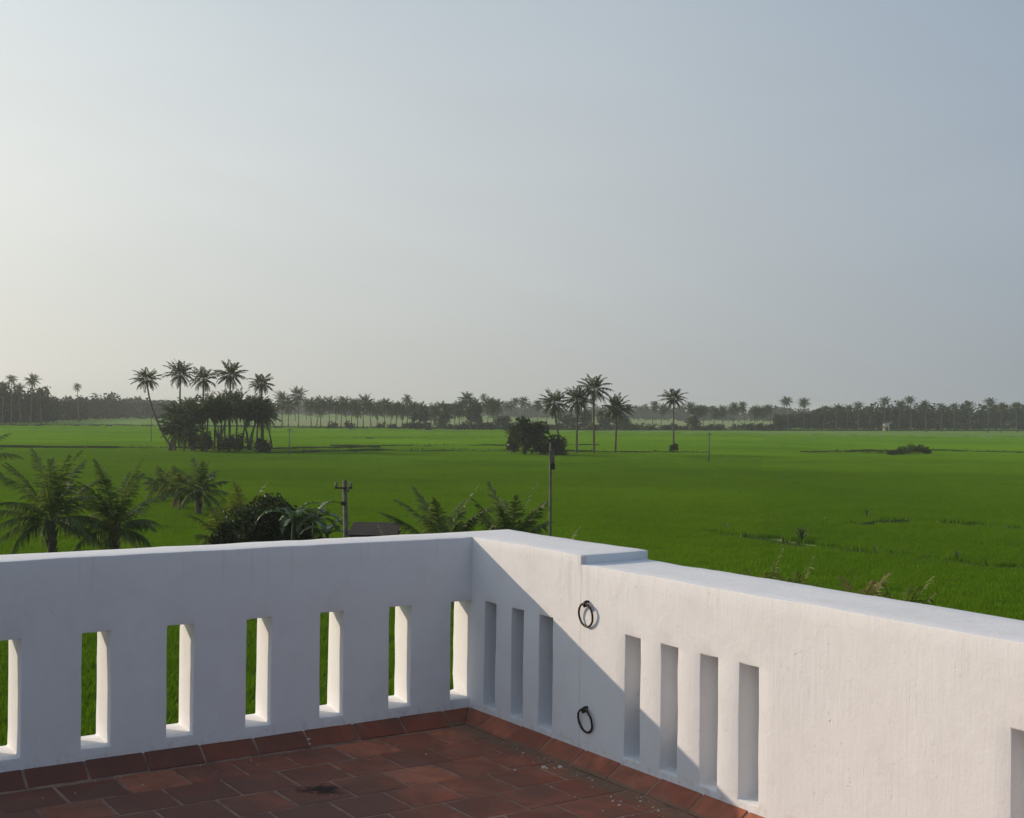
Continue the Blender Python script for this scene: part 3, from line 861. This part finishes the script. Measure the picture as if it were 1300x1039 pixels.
def bush_tree(px, ybase, ytop, wpx, label, cat='tree', name='broadleaf_tree', group=None, mat=None, leaves=1700, size=.34, d=None, trunk=True, lift=0.18):
    if d is None: x, d = ground(px, ybase)
    else: x = level(px, ybase)[0] * d / F_PX
    h = at(px, ytop, d)[2]; w = wpx * d / F_PX
    r = random.Random(int(px * 7 + ybase)); mb = MB()
    root = thing(name, label, cat, (x, d, 0), 0, 1, group)
    nb = 5 if leaves < 1600 else 10
    z0, zr = h * lift, h * (1 - lift)
    for k in range(nb):       # several boughs of leaves of unequal size give the crown its lumps and gaps
        a = 2.4 * k + r.uniform(-.4, .4); q = ((k + .5) / nb) ** .5
        zc = z0 + zr * (r.uniform(.16, .50) if k % 2 else r.uniform(.45, .74)) * (1.12 - .35 * q)
        s_ = r.uniform(.26, .38) * (1.25 if nb == 5 else 1.0)
        leaf_cloud(mb, (cos(a) * w * .33 * q, sin(a) * w * .28 * q, max(zc, zr * .2)), Vector((w * s_, w * s_, min(zr * s_ * 1.15, zr * .45))), leaves // nb, size, r, lobes=5, fill=.55)
    mb.build('crown', mat or M_LEAF, root)
    t = MB()
    for k in range(5 if trunk else 3):
        a = k * 1.3 + r.random(); e = Vector((cos(a) * w * .25, sin(a) * w * .2, h * r.uniform(.45, .75)))
        t.tube([(0, 0, -.1), (e.x * .25, e.y * .25, e.z * .45), e], [.03 * h, .02 * h, .006 * h], 6)
    t.build('trunk', M_TRUNK, root, True)
    return root

bush_tree(666, 579, 528, 54, 'big round dark bushy tree standing in the middle of the paddy field', leaves=4200, size=.36, lift=.06)
bush_tree(706, 580, 551, 30, 'small dark bush between the round bushy tree and the tilted palm', 'bush', 'bush', leaves=1500, size=.28, trunk=False, lift=.02)
bush_tree(690, 580, 563, 24, 'low dark shrub filling the gap under the round bushy tree', 'bush', 'bush', leaves=700, size=.26, trunk=False, lift=.02)
bush_tree(855, 575, 563, 13, 'small shrub around the foot of the lone palm', 'bush', 'bush', leaves=500, size=.24, trunk=False, lift=.02)
for x, yb, yt, w, lab in ((244, 574, 511, 34, 'dark leafy tree under the second tall palm of the clump'), (278, 575, 505, 38, 'dark leafy tree at the centre of the palm clump'),
                          (316, 574, 506, 42, 'broad dark leafy tree under the clump\'s widest palm crown'), (218, 575, 538, 22, 'low leafy tree at the foot of the leaning palm')):
    bush_tree(x, yb, yt, w, lab, leaves=1500, size=.33, lift=.56, group=G1b)
for x, yb, yt, w, lab in ((256, 576, 545, 24, 'dark bush at the foot of the clump, left of its centre'), (291, 577, 548, 26, 'dark bush at the foot of the clump under its centre tree'), (334, 577, 556, 22, 'low bush at the right foot of the palm clump'), (262, 577, 547, 18, 'ragged dark bush under the middle of the clump'), (303, 575, 552, 18, 'small dark bush under the low palms right of the clump\'s centre')):
    bush_tree(x, yb, yt, w, lab, 'bush', 'bush', leaves=750, size=.28, trunk=False, lift=.02, group=G1b)
# scrub island in the right field
for x, yb, yt, w in ((1142, 579, 568, 16), (1153, 578, 564, 20), (1166, 578, 563, 20), (1176, 578, 568, 12), (1133, 580, 571, 12)):
    bush_tree(x, yb, yt, w, 'grey green bush of the scrub island standing in the right hand paddy field', 'bush', 'bush', group='scrub island bushes', leaves=420, size=.25, trunk=False, lift=.02, mat=M_WEED)
for x, yb, yt, w in ((1062, 576, 571, 14), (1080, 576, 570, 16), (1102, 577, 572, 18), (1118, 578, 572, 14)):
    bush_tree(x, yb, yt, w, 'low faded weed clump trailing from the scrub island along the bund', 'weed clump', 'weed_clump', group='weed clumps by the scrub island', leaves=160, size=.16, trunk=False, lift=.0, mat=M_WEED)
# trees standing inside the far row
for x, yb, yt, w in ((532, 545, 518, 22), (566, 545, 516, 20), (597, 546, 508, 16), (606, 546, 512, 12), (640, 545, 527, 20)):
    bush_tree(x, yb, yt, w, 'hazy leafy tree growing between the palms of the far row, left of the round bush', group='leafy trees in the far row', leaves=420, size=.75, lift=.12)
for x, yb, yt, w in ((720, 546, 524, 26), (742, 546, 520, 24), (768, 546, 522, 22), (790, 546, 527, 20), (880, 547, 527, 18), (952, 547, 538, 8), (964, 547, 538, 10), (988, 547, 536, 12)):
    bush_tree(x, yb, yt, w, 'hazy leafy tree in the far row behind or right of the tallest field palm', group='leafy trees in the far row', leaves=420, size=.75, lift=.08)

# --- woods that read as one mass
def wood(name, label, spots, seed, nl, size):
    r = random.Random(seed); mb = MB()
    for (x, y, h, w) in spots:
        lc = random.Random(r.random())
        leaf_cloud(mb, (x, y, h * .46), Vector((w * .60, w * .60, h * .60)), nl, size, lc, lobes=6, fill=.6)
        leaf_cloud(mb, (x + lc.uniform(-3, 3), y - 2, 1.6), Vector((w * .6, w * .4, 2.6)), nl // 3, size, lc, lobes=3, fill=.4)
    o = mb.build(name, M_WOOD); tag(o, label, 'wood', kind='stuff'); return o
def wood_spots(prof, d0, depth, step, seed):
    """prof: (px, ytop, ybase) outline seen in the photograph"""
    r = random.Random(seed); out = []
    for (a, b) in zip(prof, prof[1:]):
        x0 = a[0]
        while x0 < b[0]:
            t = (x0 - a[0]) / (b[0] - a[0]); yt = a[1] + (b[1] - a[1]) * t; yb = a[2] + (b[2] - a[2]) * t
            x, d = ground(x0, yb)
            for k in range(depth):
                dd = d + 4 + k * 9 + r.uniform(-3, 3); hh = max(3.0, at(x0, yt, dd)[2] * r.uniform(.80, 1.02))
                out.append((level(x0, yb)[0] * dd / F_PX + r.uniform(-2, 2), dd, hh, r.uniform(7, 10)))
            x0 += step * r.uniform(.8, 1.2)
    return out
wood('left_wood', 'dense dark wood closing the field on the far left', wood_spots([(-160, 490, 539), (0, 487, 538), (50, 492, 537), (62, 502, 536), (100, 503, 534), (110, 500, 533), (142, 500, 532), (148, 507, 531), (168, 507, 530)], 0, 3, 13, 1), 1, 150, 1.1)
wood('right_wood', 'hazy wood along the far right edge of the field', wood_spots([(995, 524, 545), (1040, 519, 545), (1075, 513, 545), (1110, 512, 546), (1180, 511, 546), (1260, 512, 546), (1450, 514, 547)], 0, 3, 13, 2), 2, 150, 1.1)
sp = []
r = random.Random(9)
for k in range(420):
    a = radians(r.uniform(-29, 29)); d = r.uniform(1150, 1700)
    sp.append((sin(a) * d, cos(a) * d, r.uniform(8, 14.5), r.uniform(12, 22)))
wood('far_wood', 'faint blue grey line of woods on the horizon', sp, 3, 60, 2.6)
sp = []
for k in range(90):
    px = r.uniform(-40, 345); d = r.uniform(760, 1000)
    sp.append((level(px, 530)[0] * d / F_PX, d, r.uniform(7, 12) * (1.15 if 140 < px < 240 else .9), r.uniform(9, 15)))
wood('hazy_wood', 'pale hazy wood behind the left field and the palm clump', sp, 4, 90, 1.8)
ug = MB(); r = random.Random(14)
for k in range(260):
    px = r.uniform(420, 1000); yb = 545.5 + (px - 420) * .0035 + r.uniform(-2.2, .4)
    if px < 515 and r.random() < .75: continue
    if 640 < px < 1000 and r.random() < .25: continue
    x, d = ground(px, yb)
    leaf_cloud(ug, (x, d, 1.0), Vector((2.6, 2.0, r.uniform(1.0, 2.3))), 46, .6, r, lobes=3)
tag(ug.build('undergrowth', M_WOOD), 'dark undergrowth along the foot of the far palm row', 'undergrowth', kind='stuff')

# ------------------------------------------------------------------ young palms close to the house, every frond a part
def young_palm(px, d, ytop, trunk_h, label, nf=15, L=3.0, mat=None, spread=1.0, seed=1, name='young_coconut_palm', up=84, low=-12, group=None, dry=0, ll=.74, lw=.07, nleaf=46, px_y=650):
    x = level(px, px_y)[0] * d / F_PX
    r = random.Random(seed * 131 + 5)
    root = thing(name, label, 'palm tree', (x, d, 0), 0, 1, group)
    t = MB()
    pts = [(noise.noise(Vector((seed, k * .3, 0))) * .12 * k / 4, noise.noise(Vector((seed, 4, k * .3))) * .12 * k / 4, trunk_h * k / 5) for k in range(6)]
    t.tube(pts, [.26, .21, .19, .18, .19, .16], 9)
    for k in range(14):     # old leaf bases wrapped round the stem
        a = k * 2.4; z = trunk_h * (.45 + .55 * k / 14)
        t.tube([(cos(a) * .14, sin(a) * .14, z - .2), (cos(a) * .2, sin(a) * .2, z + .1), (cos(a) * .30, sin(a) * .30, z + .35)], [.06, .07, .02], 5, .6)
    t.build('trunk', M_TRUNK, root, True)
    top = Vector(pts[-1])
    htop = at(px, ytop, d)[2]
    for k in range(nf):
        u = (k + .5) / nf; mb = MB()
        el = radians(up + (low - up) * u ** 1.05 + r.uniform(-7, 7)); az = k * 2.39996 + r.uniform(-.3, .3)
        Lk = L * r.uniform(.85, 1.1)
        if k == 0: Lk = max(1.2, htop - top.z)
        elif u < .36: Lk = max(Lk, (htop - top.z) * r.uniform(.86, 1.04))
        frond(mb, top + Vector((cos(az) * .1, sin(az) * .1, .1 - .3 * u)), az, el, Lk, radians(r.uniform(38, 88)) * (.50 + .65 * u) * spread, nleaf, lw, ll, r, hang=.28 + .62 * u, seg=12, rr=.030, fine=True)
        mm_ = M_DRY if (dry and k >= nf - dry) else (mat or M_YOUNG)
        mb.build('frond', mm_, root)
    return root

young_palm(66, 61, 556, 3.0, 'big young coconut palm with tangled upright fronds behind the wall, nearest the photo\'s left edge', nf=30, L=2.9, seed=1, low=-4, nleaf=54)
young_palm(146, 63, 574, 2.5, 'young coconut palm with evenly fanned fronds, right of the big tangled one', nf=25, L=2.6, seed=2, low=-4, nleaf=54)
young_palm(-26, 92, 545, 4.4, 'palm outside the left edge whose frond tips reach into the field view', nf=14, L=3.3, seed=3)
young_palm(252, 97, 584, 2.1, 'small slim trunked palm standing in the rice, in front of the tall palm clump', nf=20, L=2.4, seed=4, low=-25, nleaf=34, lw=.10)
young_palm(229, 103, 600, 1.9, 'small palm with yellowing fronds left of the slim trunked palm', nf=16, L=1.8, seed=5, mat=M_YELLOW, low=-28, nleaf=30, lw=.10, dry=3)
young_palm(207, 110, 600, 1.6, 'smallest palm with brown lower fronds in the rice, leftmost of three', nf=16, L=1.9, seed=6, low=-28, nleaf=30, lw=.10, dry=3)
young_palm(311, 70, 606, 2.2, 'yellow green palm rising behind the dark bush', nf=18, L=2.2, mat=M_YELLOW, seed=7, low=0, nleaf=36)
young_palm(280, 69, 632, 1.2, 'low yellow green palm on the left shoulder of the dark bush', nf=14, L=1.9, mat=M_YELLOW, seed=8, low=0, nleaf=32)
young_palm(562, 57, 607, 2.1, 'young palm with pale stiff fronds just behind the terrace corner', nf=30, L=2.5, seed=9, low=-12, up=78, spread=.95, nleaf=56, lw=.09)
young_palm(650, 55, 609, 2.4, 'narrow young palm with upright fronds behind the terrace corner, beside the thin pole', nf=22, L=2.1, seed=10, low=8, up=84, spread=.75, nleaf=50, lw=.085)
young_palm(600, 55, 652, 1.6, 'low young palm tucked between the two palms behind the terrace corner', nf=16, L=1.7, seed=11, low=0, nleaf=44, lw=.08)
young_palm(972, 33, 718, 3.80, 'frond tips of a palm sticking up over the sunlit wall, nearer the step', nf=14, L=.85, mat=M_YELLOW, seed=12, low=15, up=78, spread=.5, ll=.44, lw=.034, nleaf=20)
young_palm(1010, 32, 722, 3.75, 'short palm fronds over the sunlit wall with one bright leaning spear', nf=15, L=.85, seed=13, low=8, up=78, spread=.6, ll=.44, lw=.034, nleaf=20, mat=M_YELLOW)
young_palm(1100, 30, 733, 3.72, 'pale dry palm tuft showing over the top of the sunlit wall', nf=17, L=.7, seed=14, low=0, spread=.9, ll=.44, lw=.034, nleaf=20, mat=M_DRY)
young_palm(1146, 30, 727, 3.62, 'olive palm shoots over the sunlit wall, furthest from the step', nf=17, L=.95, mat=M_YELLOW, seed=15, low=8, up=80, spread=.6, ll=.44, lw=.034, nleaf=20, dry=1)
young_palm(706, 52, 664, 2.0, 'low dark palm whose arching fronds show at the foot of the thin pole', nf=8, L=1.7, seed=16, low=15, nleaf=28, ll=.4)

# dark bush and banana plants behind the first wall
bush_tree(346, 690, 624, 128, 'wide dark leafy bush behind the shaded wall between yellow palm and banana plants', 'bush', 'bush', d=64, leaves=17000, size=.125, mat=M_NEARLEAF, trunk=True, lift=.04)
bush_tree(288, 690, 658, 46, 'smaller dark bush spreading left from the wide bush', 'bush', 'bush', d=62, leaves=7000, size=.10, mat=M_NEARLEAF, trunk=True, lift=.02)

def banana(px, d, ytop, label, seed, nl=9, L=1.9):
    x = level(px, 660)[0] * d / F_PX; r = random.Random(seed)
    h = at(px, ytop, d)[2]; hs = max(1.0, h - .9)
    root = thing('banana_plant', label, 'banana plant', (x, d, 0), 0, 1, 'banana plants by the dark bush')
    s = MB(); s.tube([(0, 0, -.1), (0, 0, hs * .5), (.03, 0, hs)], [.16, .13, .08], 9); s.build('stem', M_BANANA, root, True)
    for k in range(nl):
        az = k * 2.4 + r.random() * .4; el0 = radians(82 - 55 * k / nl); Lk = L * r.uniform(.8, 1.1); W = .27 * r.uniform(.85, 1.15)
        dv = Vector((cos(az), sin(az), 0)); sd = Vector((-dv.y, dv.x, 0)); p = Vector((0, 0, hs)); mid = [p.copy()]
        for q in range(10):
            el = el0 - radians(110) * ((q + 1) / 10) ** 1.3; p = p + (dv * cos(el) + Vector((0, 0, sin(el)))) * (Lk / 10); mid.append(p.copy())
        m = MB(); m.tube(mid, [.03 * (1 - .8 * q / 10) for q in range(11)], 4, .95, cap=False)
        for sg in (-1, 1):
            A = []; B = []
            for q, c in enumerate(mid):
                t = q / 10; w = W * (0 if t < .12 else sin(pi * ((t - .12) / .88) ** .75) ** .7) + .004
                A.append(c + Vector((0, 0, .012))); B.append(c + sd * sg * w + Vector((0, 0, .10 * w / W - .02)))
            for q in range(10):
                # the blade is torn into ribbons along its side veins
                for e in range(2):
                    t0, t1 = e / 2, (e + 1) / 2 - .06 * r.random()
                    a0, a1 = A[q].lerp(A[q + 1], t0), A[q].lerp(A[q + 1], t1); b0, b1 = B[q].lerp(B[q + 1], t0), B[q].lerp(B[q + 1], t1)
                    dz = Vector((0, 0, r.uniform(-.06, .02)))
                    m.face([a0, b0 + dz, b1 + dz, a1], r.uniform(.2, .9))
        m.build('leaf', M_BANANA, root)
banana(372, 61, 640, 'banana plant with hanging leaves in front of the dark bush', 1)
banana(398, 62, 640, 'banana plant with broad leaves at the right shoulder of the dark bush', 2)
banana(415, 60, 655, 'small banana plant arching towards the wooden utility pole', 3, 7, 1.5)
young_palm(424, 58, 664, 1.6, 'small bright weed like palm at the foot of the utility pole', nf=8, L=.9, seed=22, mat=M_YELLOW, low=10, ll=.25, lw=.05, nleaf=14)

# ------------------------------------------------------------------ poles
def utility_pole(px, d, ytop, label, lean, thick, arm):
    x, _, z = at(px, ytop, d)
    root = thing('utility_pole', label, 'utility pole', (x + lean, d, 0), 0, 1)
    p = MB(); p.tube([(0, 0, -.3), (-lean * .5, 0, z * .5), (-lean, 0, z)], [thick, thick * .85, thick * .68], 10); p.build('pole', M_CONC, root, True)
    if arm:
        a = MB(); a.box((-lean - .34, -.15, z - .30), (-lean + .30, -.08, z - .24)); a.build('crossarm', M_DARKMETAL, root)
        for dx, dz in ((-.29, -.24), (.25, -.24), (.14, -.42)):
            i = MB(); c = Vector((-lean + dx, -.13, z + dz))
            i.tube([c, c + Vector((0, 0, .05)), c + Vector((0, 0, .08)), c + Vector((0, 0, .14)), c + Vector((0, 0, .18))], [.03, .055, .04, .06, .02], 8)
            i.build('insulator', M_PORCELAIN, root, True)
        b = MB(); b.box((-lean - .10, -.20, z - .90), (-lean + .08, -.09, z - .76)); b.build('clamp', M_DARKMETAL, root)
    else:
        b = MB(); b.box((-.10, -.22, z - .75), (.10, -.09, z - .28)); b.build('meter_box', M_CONC, root)
        b = MB(); b.box((-.07, -.20, z - 1.05), (.12, -.09, z - .80)); b.tube([(0, -.16, z - .8), (.05, -.2, z - .75), (.1, -.18, z - .72)], .03, 6); b.build('switch_box', M_DARKMETAL, root)
    return root
utility_pole(437.5, 47, 610, 'leaning concrete utility pole with a short crossarm, beside the banana plants', .20, .115, True)
utility_pole(699, 52, 563, 'thin straight concrete pole with boxes near its top, behind the terrace corner', .06, .07, False)
def field_post(px, yb, yt, label):
    x, d = ground(px, yb); z = at(px, yt, d)[2]
    root = thing('field_post', label, 'post', (x, d, 0), 0, 1)
    m = MB(); m.tube([(0, 0, -.2), (0, 0, z)], [.10, .075], 7); m.build('pole', M_CONC, root, True)
    m = MB(); m.box((-.4, -.05, z - .35), (.4, .05, z - .25)); m.build('crossarm', M_DARKMETAL, root)
field_post(900, 590, 549, 'thin dark post in open rice right of the lone palm')
field_post(367, 580, 544, 'thin dark post in the rice right of the palm clump')
field_post(192, 563, 529, 'thin grey post in the rice left of the leaning palm')

# ------------------------------------------------------------------ shed roof behind the wall and hut far away
x, d = 0, 66
X0 = level(440, 668)[0] * d / F_PX; X1 = level(504, 668)[0] * d / F_PX; zt = at(480, 670, d)[2]
sh = thing('shed', 'low shed with a dark flat roof behind the shaded wall, beside the utility pole', 'shed', ((X0 + X1) / 2, d, 0))
w = (X1 - X0) / 2
m = MB(); m.box((-w + .15, .15, 0), (w - .15, 2.6, zt - .32)); m.build('wall', M_MUD, sh)
m = MB(); nseg = 40
for k in range(nseg):
    a, b = -w + 2 * w * k / nseg, -w + 2 * w * (k + 1) / nseg; za, zb = .010 * (k % 2), .010 * ((k + 1) % 2)
    m.face([(a, -.25, zt - .36 + za), (b, -.25, zt - .36 + zb), (b, 3.0, zt + zb), (a, 3.0, zt + za)]); m.face([(a, -.25, zt - .40), (b, -.25, zt - .40), (b, -.25, zt - .36 + zb), (a, -.25, zt - .36 + za)])
m.box((-w, -.24, zt - .45), (w, 2.99, zt - .41)); m.build('roof', M_THATCH, sh)
m = MB(); m.box((-w * .2, .10, 0), (w * .25, .149, 1.7)); m.build('door', M_RUST, sh)
for k, (px, yt, lab) in enumerate(((500, 662, 'dry brown weed tuft at the end of the dark shed roof'), (516, 668, 'pale weed tuft between the shed and the corner palms'))):
    young_palm(px, 56, yt, 1.5, lab, nf=8, L=.9, seed=30 + k, mat=M_DRY if k == 0 else M_YELLOW, low=5, ll=.25, lw=.05, nleaf=14, name='weed_tuft')['category'] = 'weed'

x, d = ground(1126, 547.5)
hut = thing('field_hut', 'tiny white hut at the foot of the right wood', 'hut', (x, d, 0))
m = MB(); m.box((-1.3, 0, 0), (1.3, 2.8, 2.7)); m.tube([(-1.3, 1.4, 2.7), (1.3, 1.4, 2.7)], 1.05, 10); m.build('wall', M_LIME, hut)
m = MB(); m.box((-3.0, -.6, 1.7), (-1.29, 2.2, 1.95)); m.build('porch_roof', M_RUST, hut)
m = MB(); m.box((-.5, -.06, 0), (.5, -.003, 2.0)); m.build('door', M_RUST, hut)

# ------------------------------------------------------------------ seedlings and weeds in the near right field
def sprout(px, py, hpx, label, n, mat, seed, name='field_weed', cat='weed'):
    x, d = ground(px, py); r = random.Random(seed); h = hpx * d / F_PX
    root = thing(name, label, cat, (x, d, 0), 0, 1, 'weeds standing in the right paddy field')
    m = MB()
    for k in range(n):
        az = k * 2.4 + r.random(); le = h * r.uniform(.7, 1.15); el = radians(r.uniform(35, 85)); dv = Vector((cos(az), sin(az), 0)); sd = Vector((-dv.y, dv.x, 0)) * (h * .07)
        p0 = Vector((0, 0, .25)); p1 = p0 + (dv * cos(el) + Vector((0, 0, sin(el)))) * le * .6; p2 = p1 + (dv * cos(el - .8) + Vector((0, 0, sin(el - .8)))) * le * .5
        m.face([p0 - sd * .4, p0 + sd * .4, p1 + sd, p1 - sd], r.random()); m.face([p1 - sd, p1 + sd, p2], r.random())
    m.build('leaves', mat, root)
    s = MB(); s.tube([(0, 0, -.05), (0, 0, .3)], .02, 5); s.build('stem', M_WEED, root)
sprout(1018, 690, 20, 'biggest leafy weed standing in the near right rice, on the lower bund', 26, M_YOUNG, 1)
sprout(922, 676, 10, 'small leafy weed at the left end of the lower bund', 9, M_YOUNG, 2)
sprout(949, 684, 6, 'tiny pale weed on the lower bund left of the biggest weed', 6, M_YELLOW, 3)
sprout(985, 670, 14, 'thin pale upright shoot above the biggest leafy weed', 4, M_YELLOW, 4)
sprout(1045, 668, 10, 'small pale weed right of the biggest leafy weed', 7, M_YELLOW, 5)
sprout(1100, 661, 13, 'small weed at the left end of the upper bund', 8, M_YOUNG, 6)
sprout(1078, 704, 6, 'tiny weed on the lower bund above the dry palm tuft', 6, M_YELLOW, 7)
sprout(1110, 706, 11, 'weed on the lower bund between two tiny ones', 9, M_YOUNG, 8)
sprout(1140, 707, 7, 'tiny bright weed on the lower bund above the olive palm shoots', 6, M_YELLOW, 9)
sprout(1214, 713, 13, 'taller bushy weed on the right part of the lower bund', 12, M_YOUNG, 10)
sprout(1184, 714, 6, 'tiny weed just left of the taller bushy weed', 5, M_YELLOW, 11)
sprout(1246, 724, 6, 'tiny weed right of the taller bushy weed', 5, M_YELLOW, 12)
sprout(1293, 727, 6, 'tiny pale weed near the right edge on the lower bund', 5, M_YELLOW, 13)

# ------------------------------------------------------------------ air
HAZE_D = 0.00023
hz = MB(); hz.box((-7600, -7600, -1.0), (7600, 7600, 24.0))
hm = NT('haze_air'); pv_ = hm.n('ShaderNodeVolumePrincipled')
pv_.inputs['Color'].default_value = (0.89, 0.945, 1.0, 1); pv_.inputs['Density'].default_value = HAZE_D; pv_.inputs['Anisotropy'].default_value = 0.25
hm.l(pv_.outputs[0], hm.out.inputs['Volume'])
haze = hz.build('haze', hm.m); tag(haze, kind='stuff')

# ------------------------------------------------------------------ light, sky, camera
SUN_EL, SUN_LEFT = 20.2, 68.0
VEIL = 1.06
el, az = radians(SUN_EL), radians(-SUN_LEFT)
to_sun = Vector((sin(az) * cos(el), cos(az) * cos(el), sin(el)))
sl = bpy.data.lights.new('sun', 'SUN'); sl.energy = 3.25; sl.angle = radians(0.5); sl.color = (1.0, 0.79, 0.58)
so = bpy.data.objects.new('sun', sl); COL.objects.link(so); so.rotation_euler = to_sun.to_track_quat('Z', 'Y').to_euler(); so.location = (-40, 20, 60)

w = bpy.data.worlds.new('World'); SC.world = w; w.use_nodes = True
t = w.node_tree; t.nodes.clear()
sky = t.nodes.new('ShaderNodeTexSky'); sky.sky_type = 'NISHITA'; sky.sun_disc = False
sky.sun_elevation = el; sky.sun_rotation = az; sky.altitude = 0; sky.air_density = 1.2; sky.dust_density = 0.8; sky.ozone_density = 3.0
hs = t.nodes.new('ShaderNodeHueSaturation'); hs.inputs['Saturation'].default_value = 0.45
t.links.new(sky.outputs[0], hs.inputs['Color'])
tc = t.nodes.new('ShaderNodeTexCoord')
nv = t.nodes.new('ShaderNodeVectorMath'); nv.operation = 'NORMALIZE'; t.links.new(tc.outputs['Generated'], nv.inputs[0])
dp = t.nodes.new('ShaderNodeVectorMath'); dp.operation = 'DOT_PRODUCT'; dp.inputs[1].default_value = to_sun; t.links.new(nv.outputs[0], dp.inputs[0])
mr = t.nodes.new('ShaderNodeMapRange'); mr.inputs[1].default_value = -1.0; mr.inputs[2].default_value = 1.0; t.links.new(dp.outputs['Value'], mr.inputs[0])
def sky_ramp(src, stops):
    x = t.nodes.new('ShaderNodeValToRGB'); e = x.color_ramp.elements; x.color_ramp.interpolation = 'B_SPLINE'
    while len(e) < len(stops): e.new(0.5)
    for k, (p, c) in enumerate(stops): e[k].position = p; e[k].color = (*c, 1)
    t.links.new(src, x.inputs['Fac']); return x.outputs['Color']
veil = sky_ramp(mr.outputs[0], [(0.0, (.125, .165, .235)), (0.30, (.155, .205, .285)), (0.50, (.325, .385, .47)), (0.60, (.43, .475, .525)), (0.69, (.545, .575, .595)), (0.80, (.69, .71, .70)), (0.90, (.95, .93, .86)), (1.0, (1.0, .97, .88))])
sz = t.nodes.new('ShaderNodeSeparateXYZ'); t.links.new(nv.outputs[0], sz.inputs[0])
tone = sky_ramp(sz.outputs[2], [(0.0, (.93, .90, .845)), (0.05, (.93, .91, .87)), (0.12, (.99, .985, .96)), (0.20, (.98, 1.0, 1.0)), (0.32, (.85, .93, 1.0)), (0.6, (.66, .75, .87)), (1.0, (.57, .66, .78))])
mp = t.nodes.new('ShaderNodeMapping'); mp.inputs['Scale'].default_value = (2.2, 2.2, 9.0); t.links.new(nv.outputs[0], mp.inputs['Vector'])
nz = t.nodes.new('ShaderNodeTexNoise'); nz.inputs['Scale'].default_value = 1.6; nz.inputs['Detail'].default_value = 5; nz.inputs['Distortion'].default_value = 0.5; t.links.new(mp.outputs[0], nz.inputs['Vector'])
nr = t.nodes.new('ShaderNodeMapRange'); nr.inputs[1].default_value = 0.3; nr.inputs[2].default_value = 0.7; nr.inputs[3].default_value = 0.975; nr.inputs[4].default_value = 1.025; t.links.new(nz.outputs['Fac'], nr.inputs[0])
vs_ = t.nodes.new('ShaderNodeVectorMath'); vs_.operation = 'SCALE'; t.links.new(veil, vs_.inputs[0]); t.links.new(nr.outputs[0], vs_.inputs['Scale']); veil = vs_.outputs[0]
mu = t.nodes.new('ShaderNodeMix'); mu.data_type = 'RGBA'; mu.blend_type = 'MULTIPLY'; mu.inputs[0].default_value = 1.0
t.links.new(veil, mu.inputs[6]); t.links.new(tone, mu.inputs[7])
sc_ = t.nodes.new('ShaderNodeVectorMath'); sc_.operation = 'SCALE'; sc_.inputs['Scale'].default_value = VEIL / 0.1; t.links.new(mu.outputs[2], sc_.inputs[0])
mx = t.nodes.new('ShaderNodeMix'); mx.data_type = 'RGBA'; mx.inputs[0].default_value = 0.78
t.links.new(hs.outputs[0], mx.inputs[6]); t.links.new(sc_.outputs[0], mx.inputs[7])
bg = t.nodes.new('ShaderNodeBackground'); bg.inputs['Strength'].default_value = 0.1
wo = t.nodes.new('ShaderNodeOutputWorld')
t.links.new(mx.outputs[2], bg.inputs['Color']); t.links.new(bg.outputs[0], wo.inputs['Surface'])

cd = bpy.data.cameras.new('camera'); cam = bpy.data.objects.new('camera', cd); COL.objects.link(cam)
cd.sensor_width = 36.0; cd.lens = F_PX / 1300 * 36.0; cd.clip_start = 0.05; cd.clip_end = 20000
cr, sr = cos(ROLL), sin(ROLL)
cam.matrix_world = Matrix(((cr, -sr, 0, 0), (0, 0, -1, 0), (sr, cr, 0, HCAM), (0, 0, 0, 1)))
SC.camera = cam
SC.view_settings.view_transform = 'Standard'; SC.view_settings.look = 'None'; SC.view_settings.exposure = 0.0; SC.view_settings.gamma = 1.0
SC.view_settings.use_curve_mapping = False
cy = SC.cycles
cy.use_denoising = True; cy.max_bounces = 6; cy.diffuse_bounces = 3; cy.transmission_bounces = 3; cy.glossy_bounces = 2; cy.transparent_max_bounces = 6; cy.volume_bounces = 1
cy.use_adaptive_sampling = True; cy.adaptive_threshold = 0.015
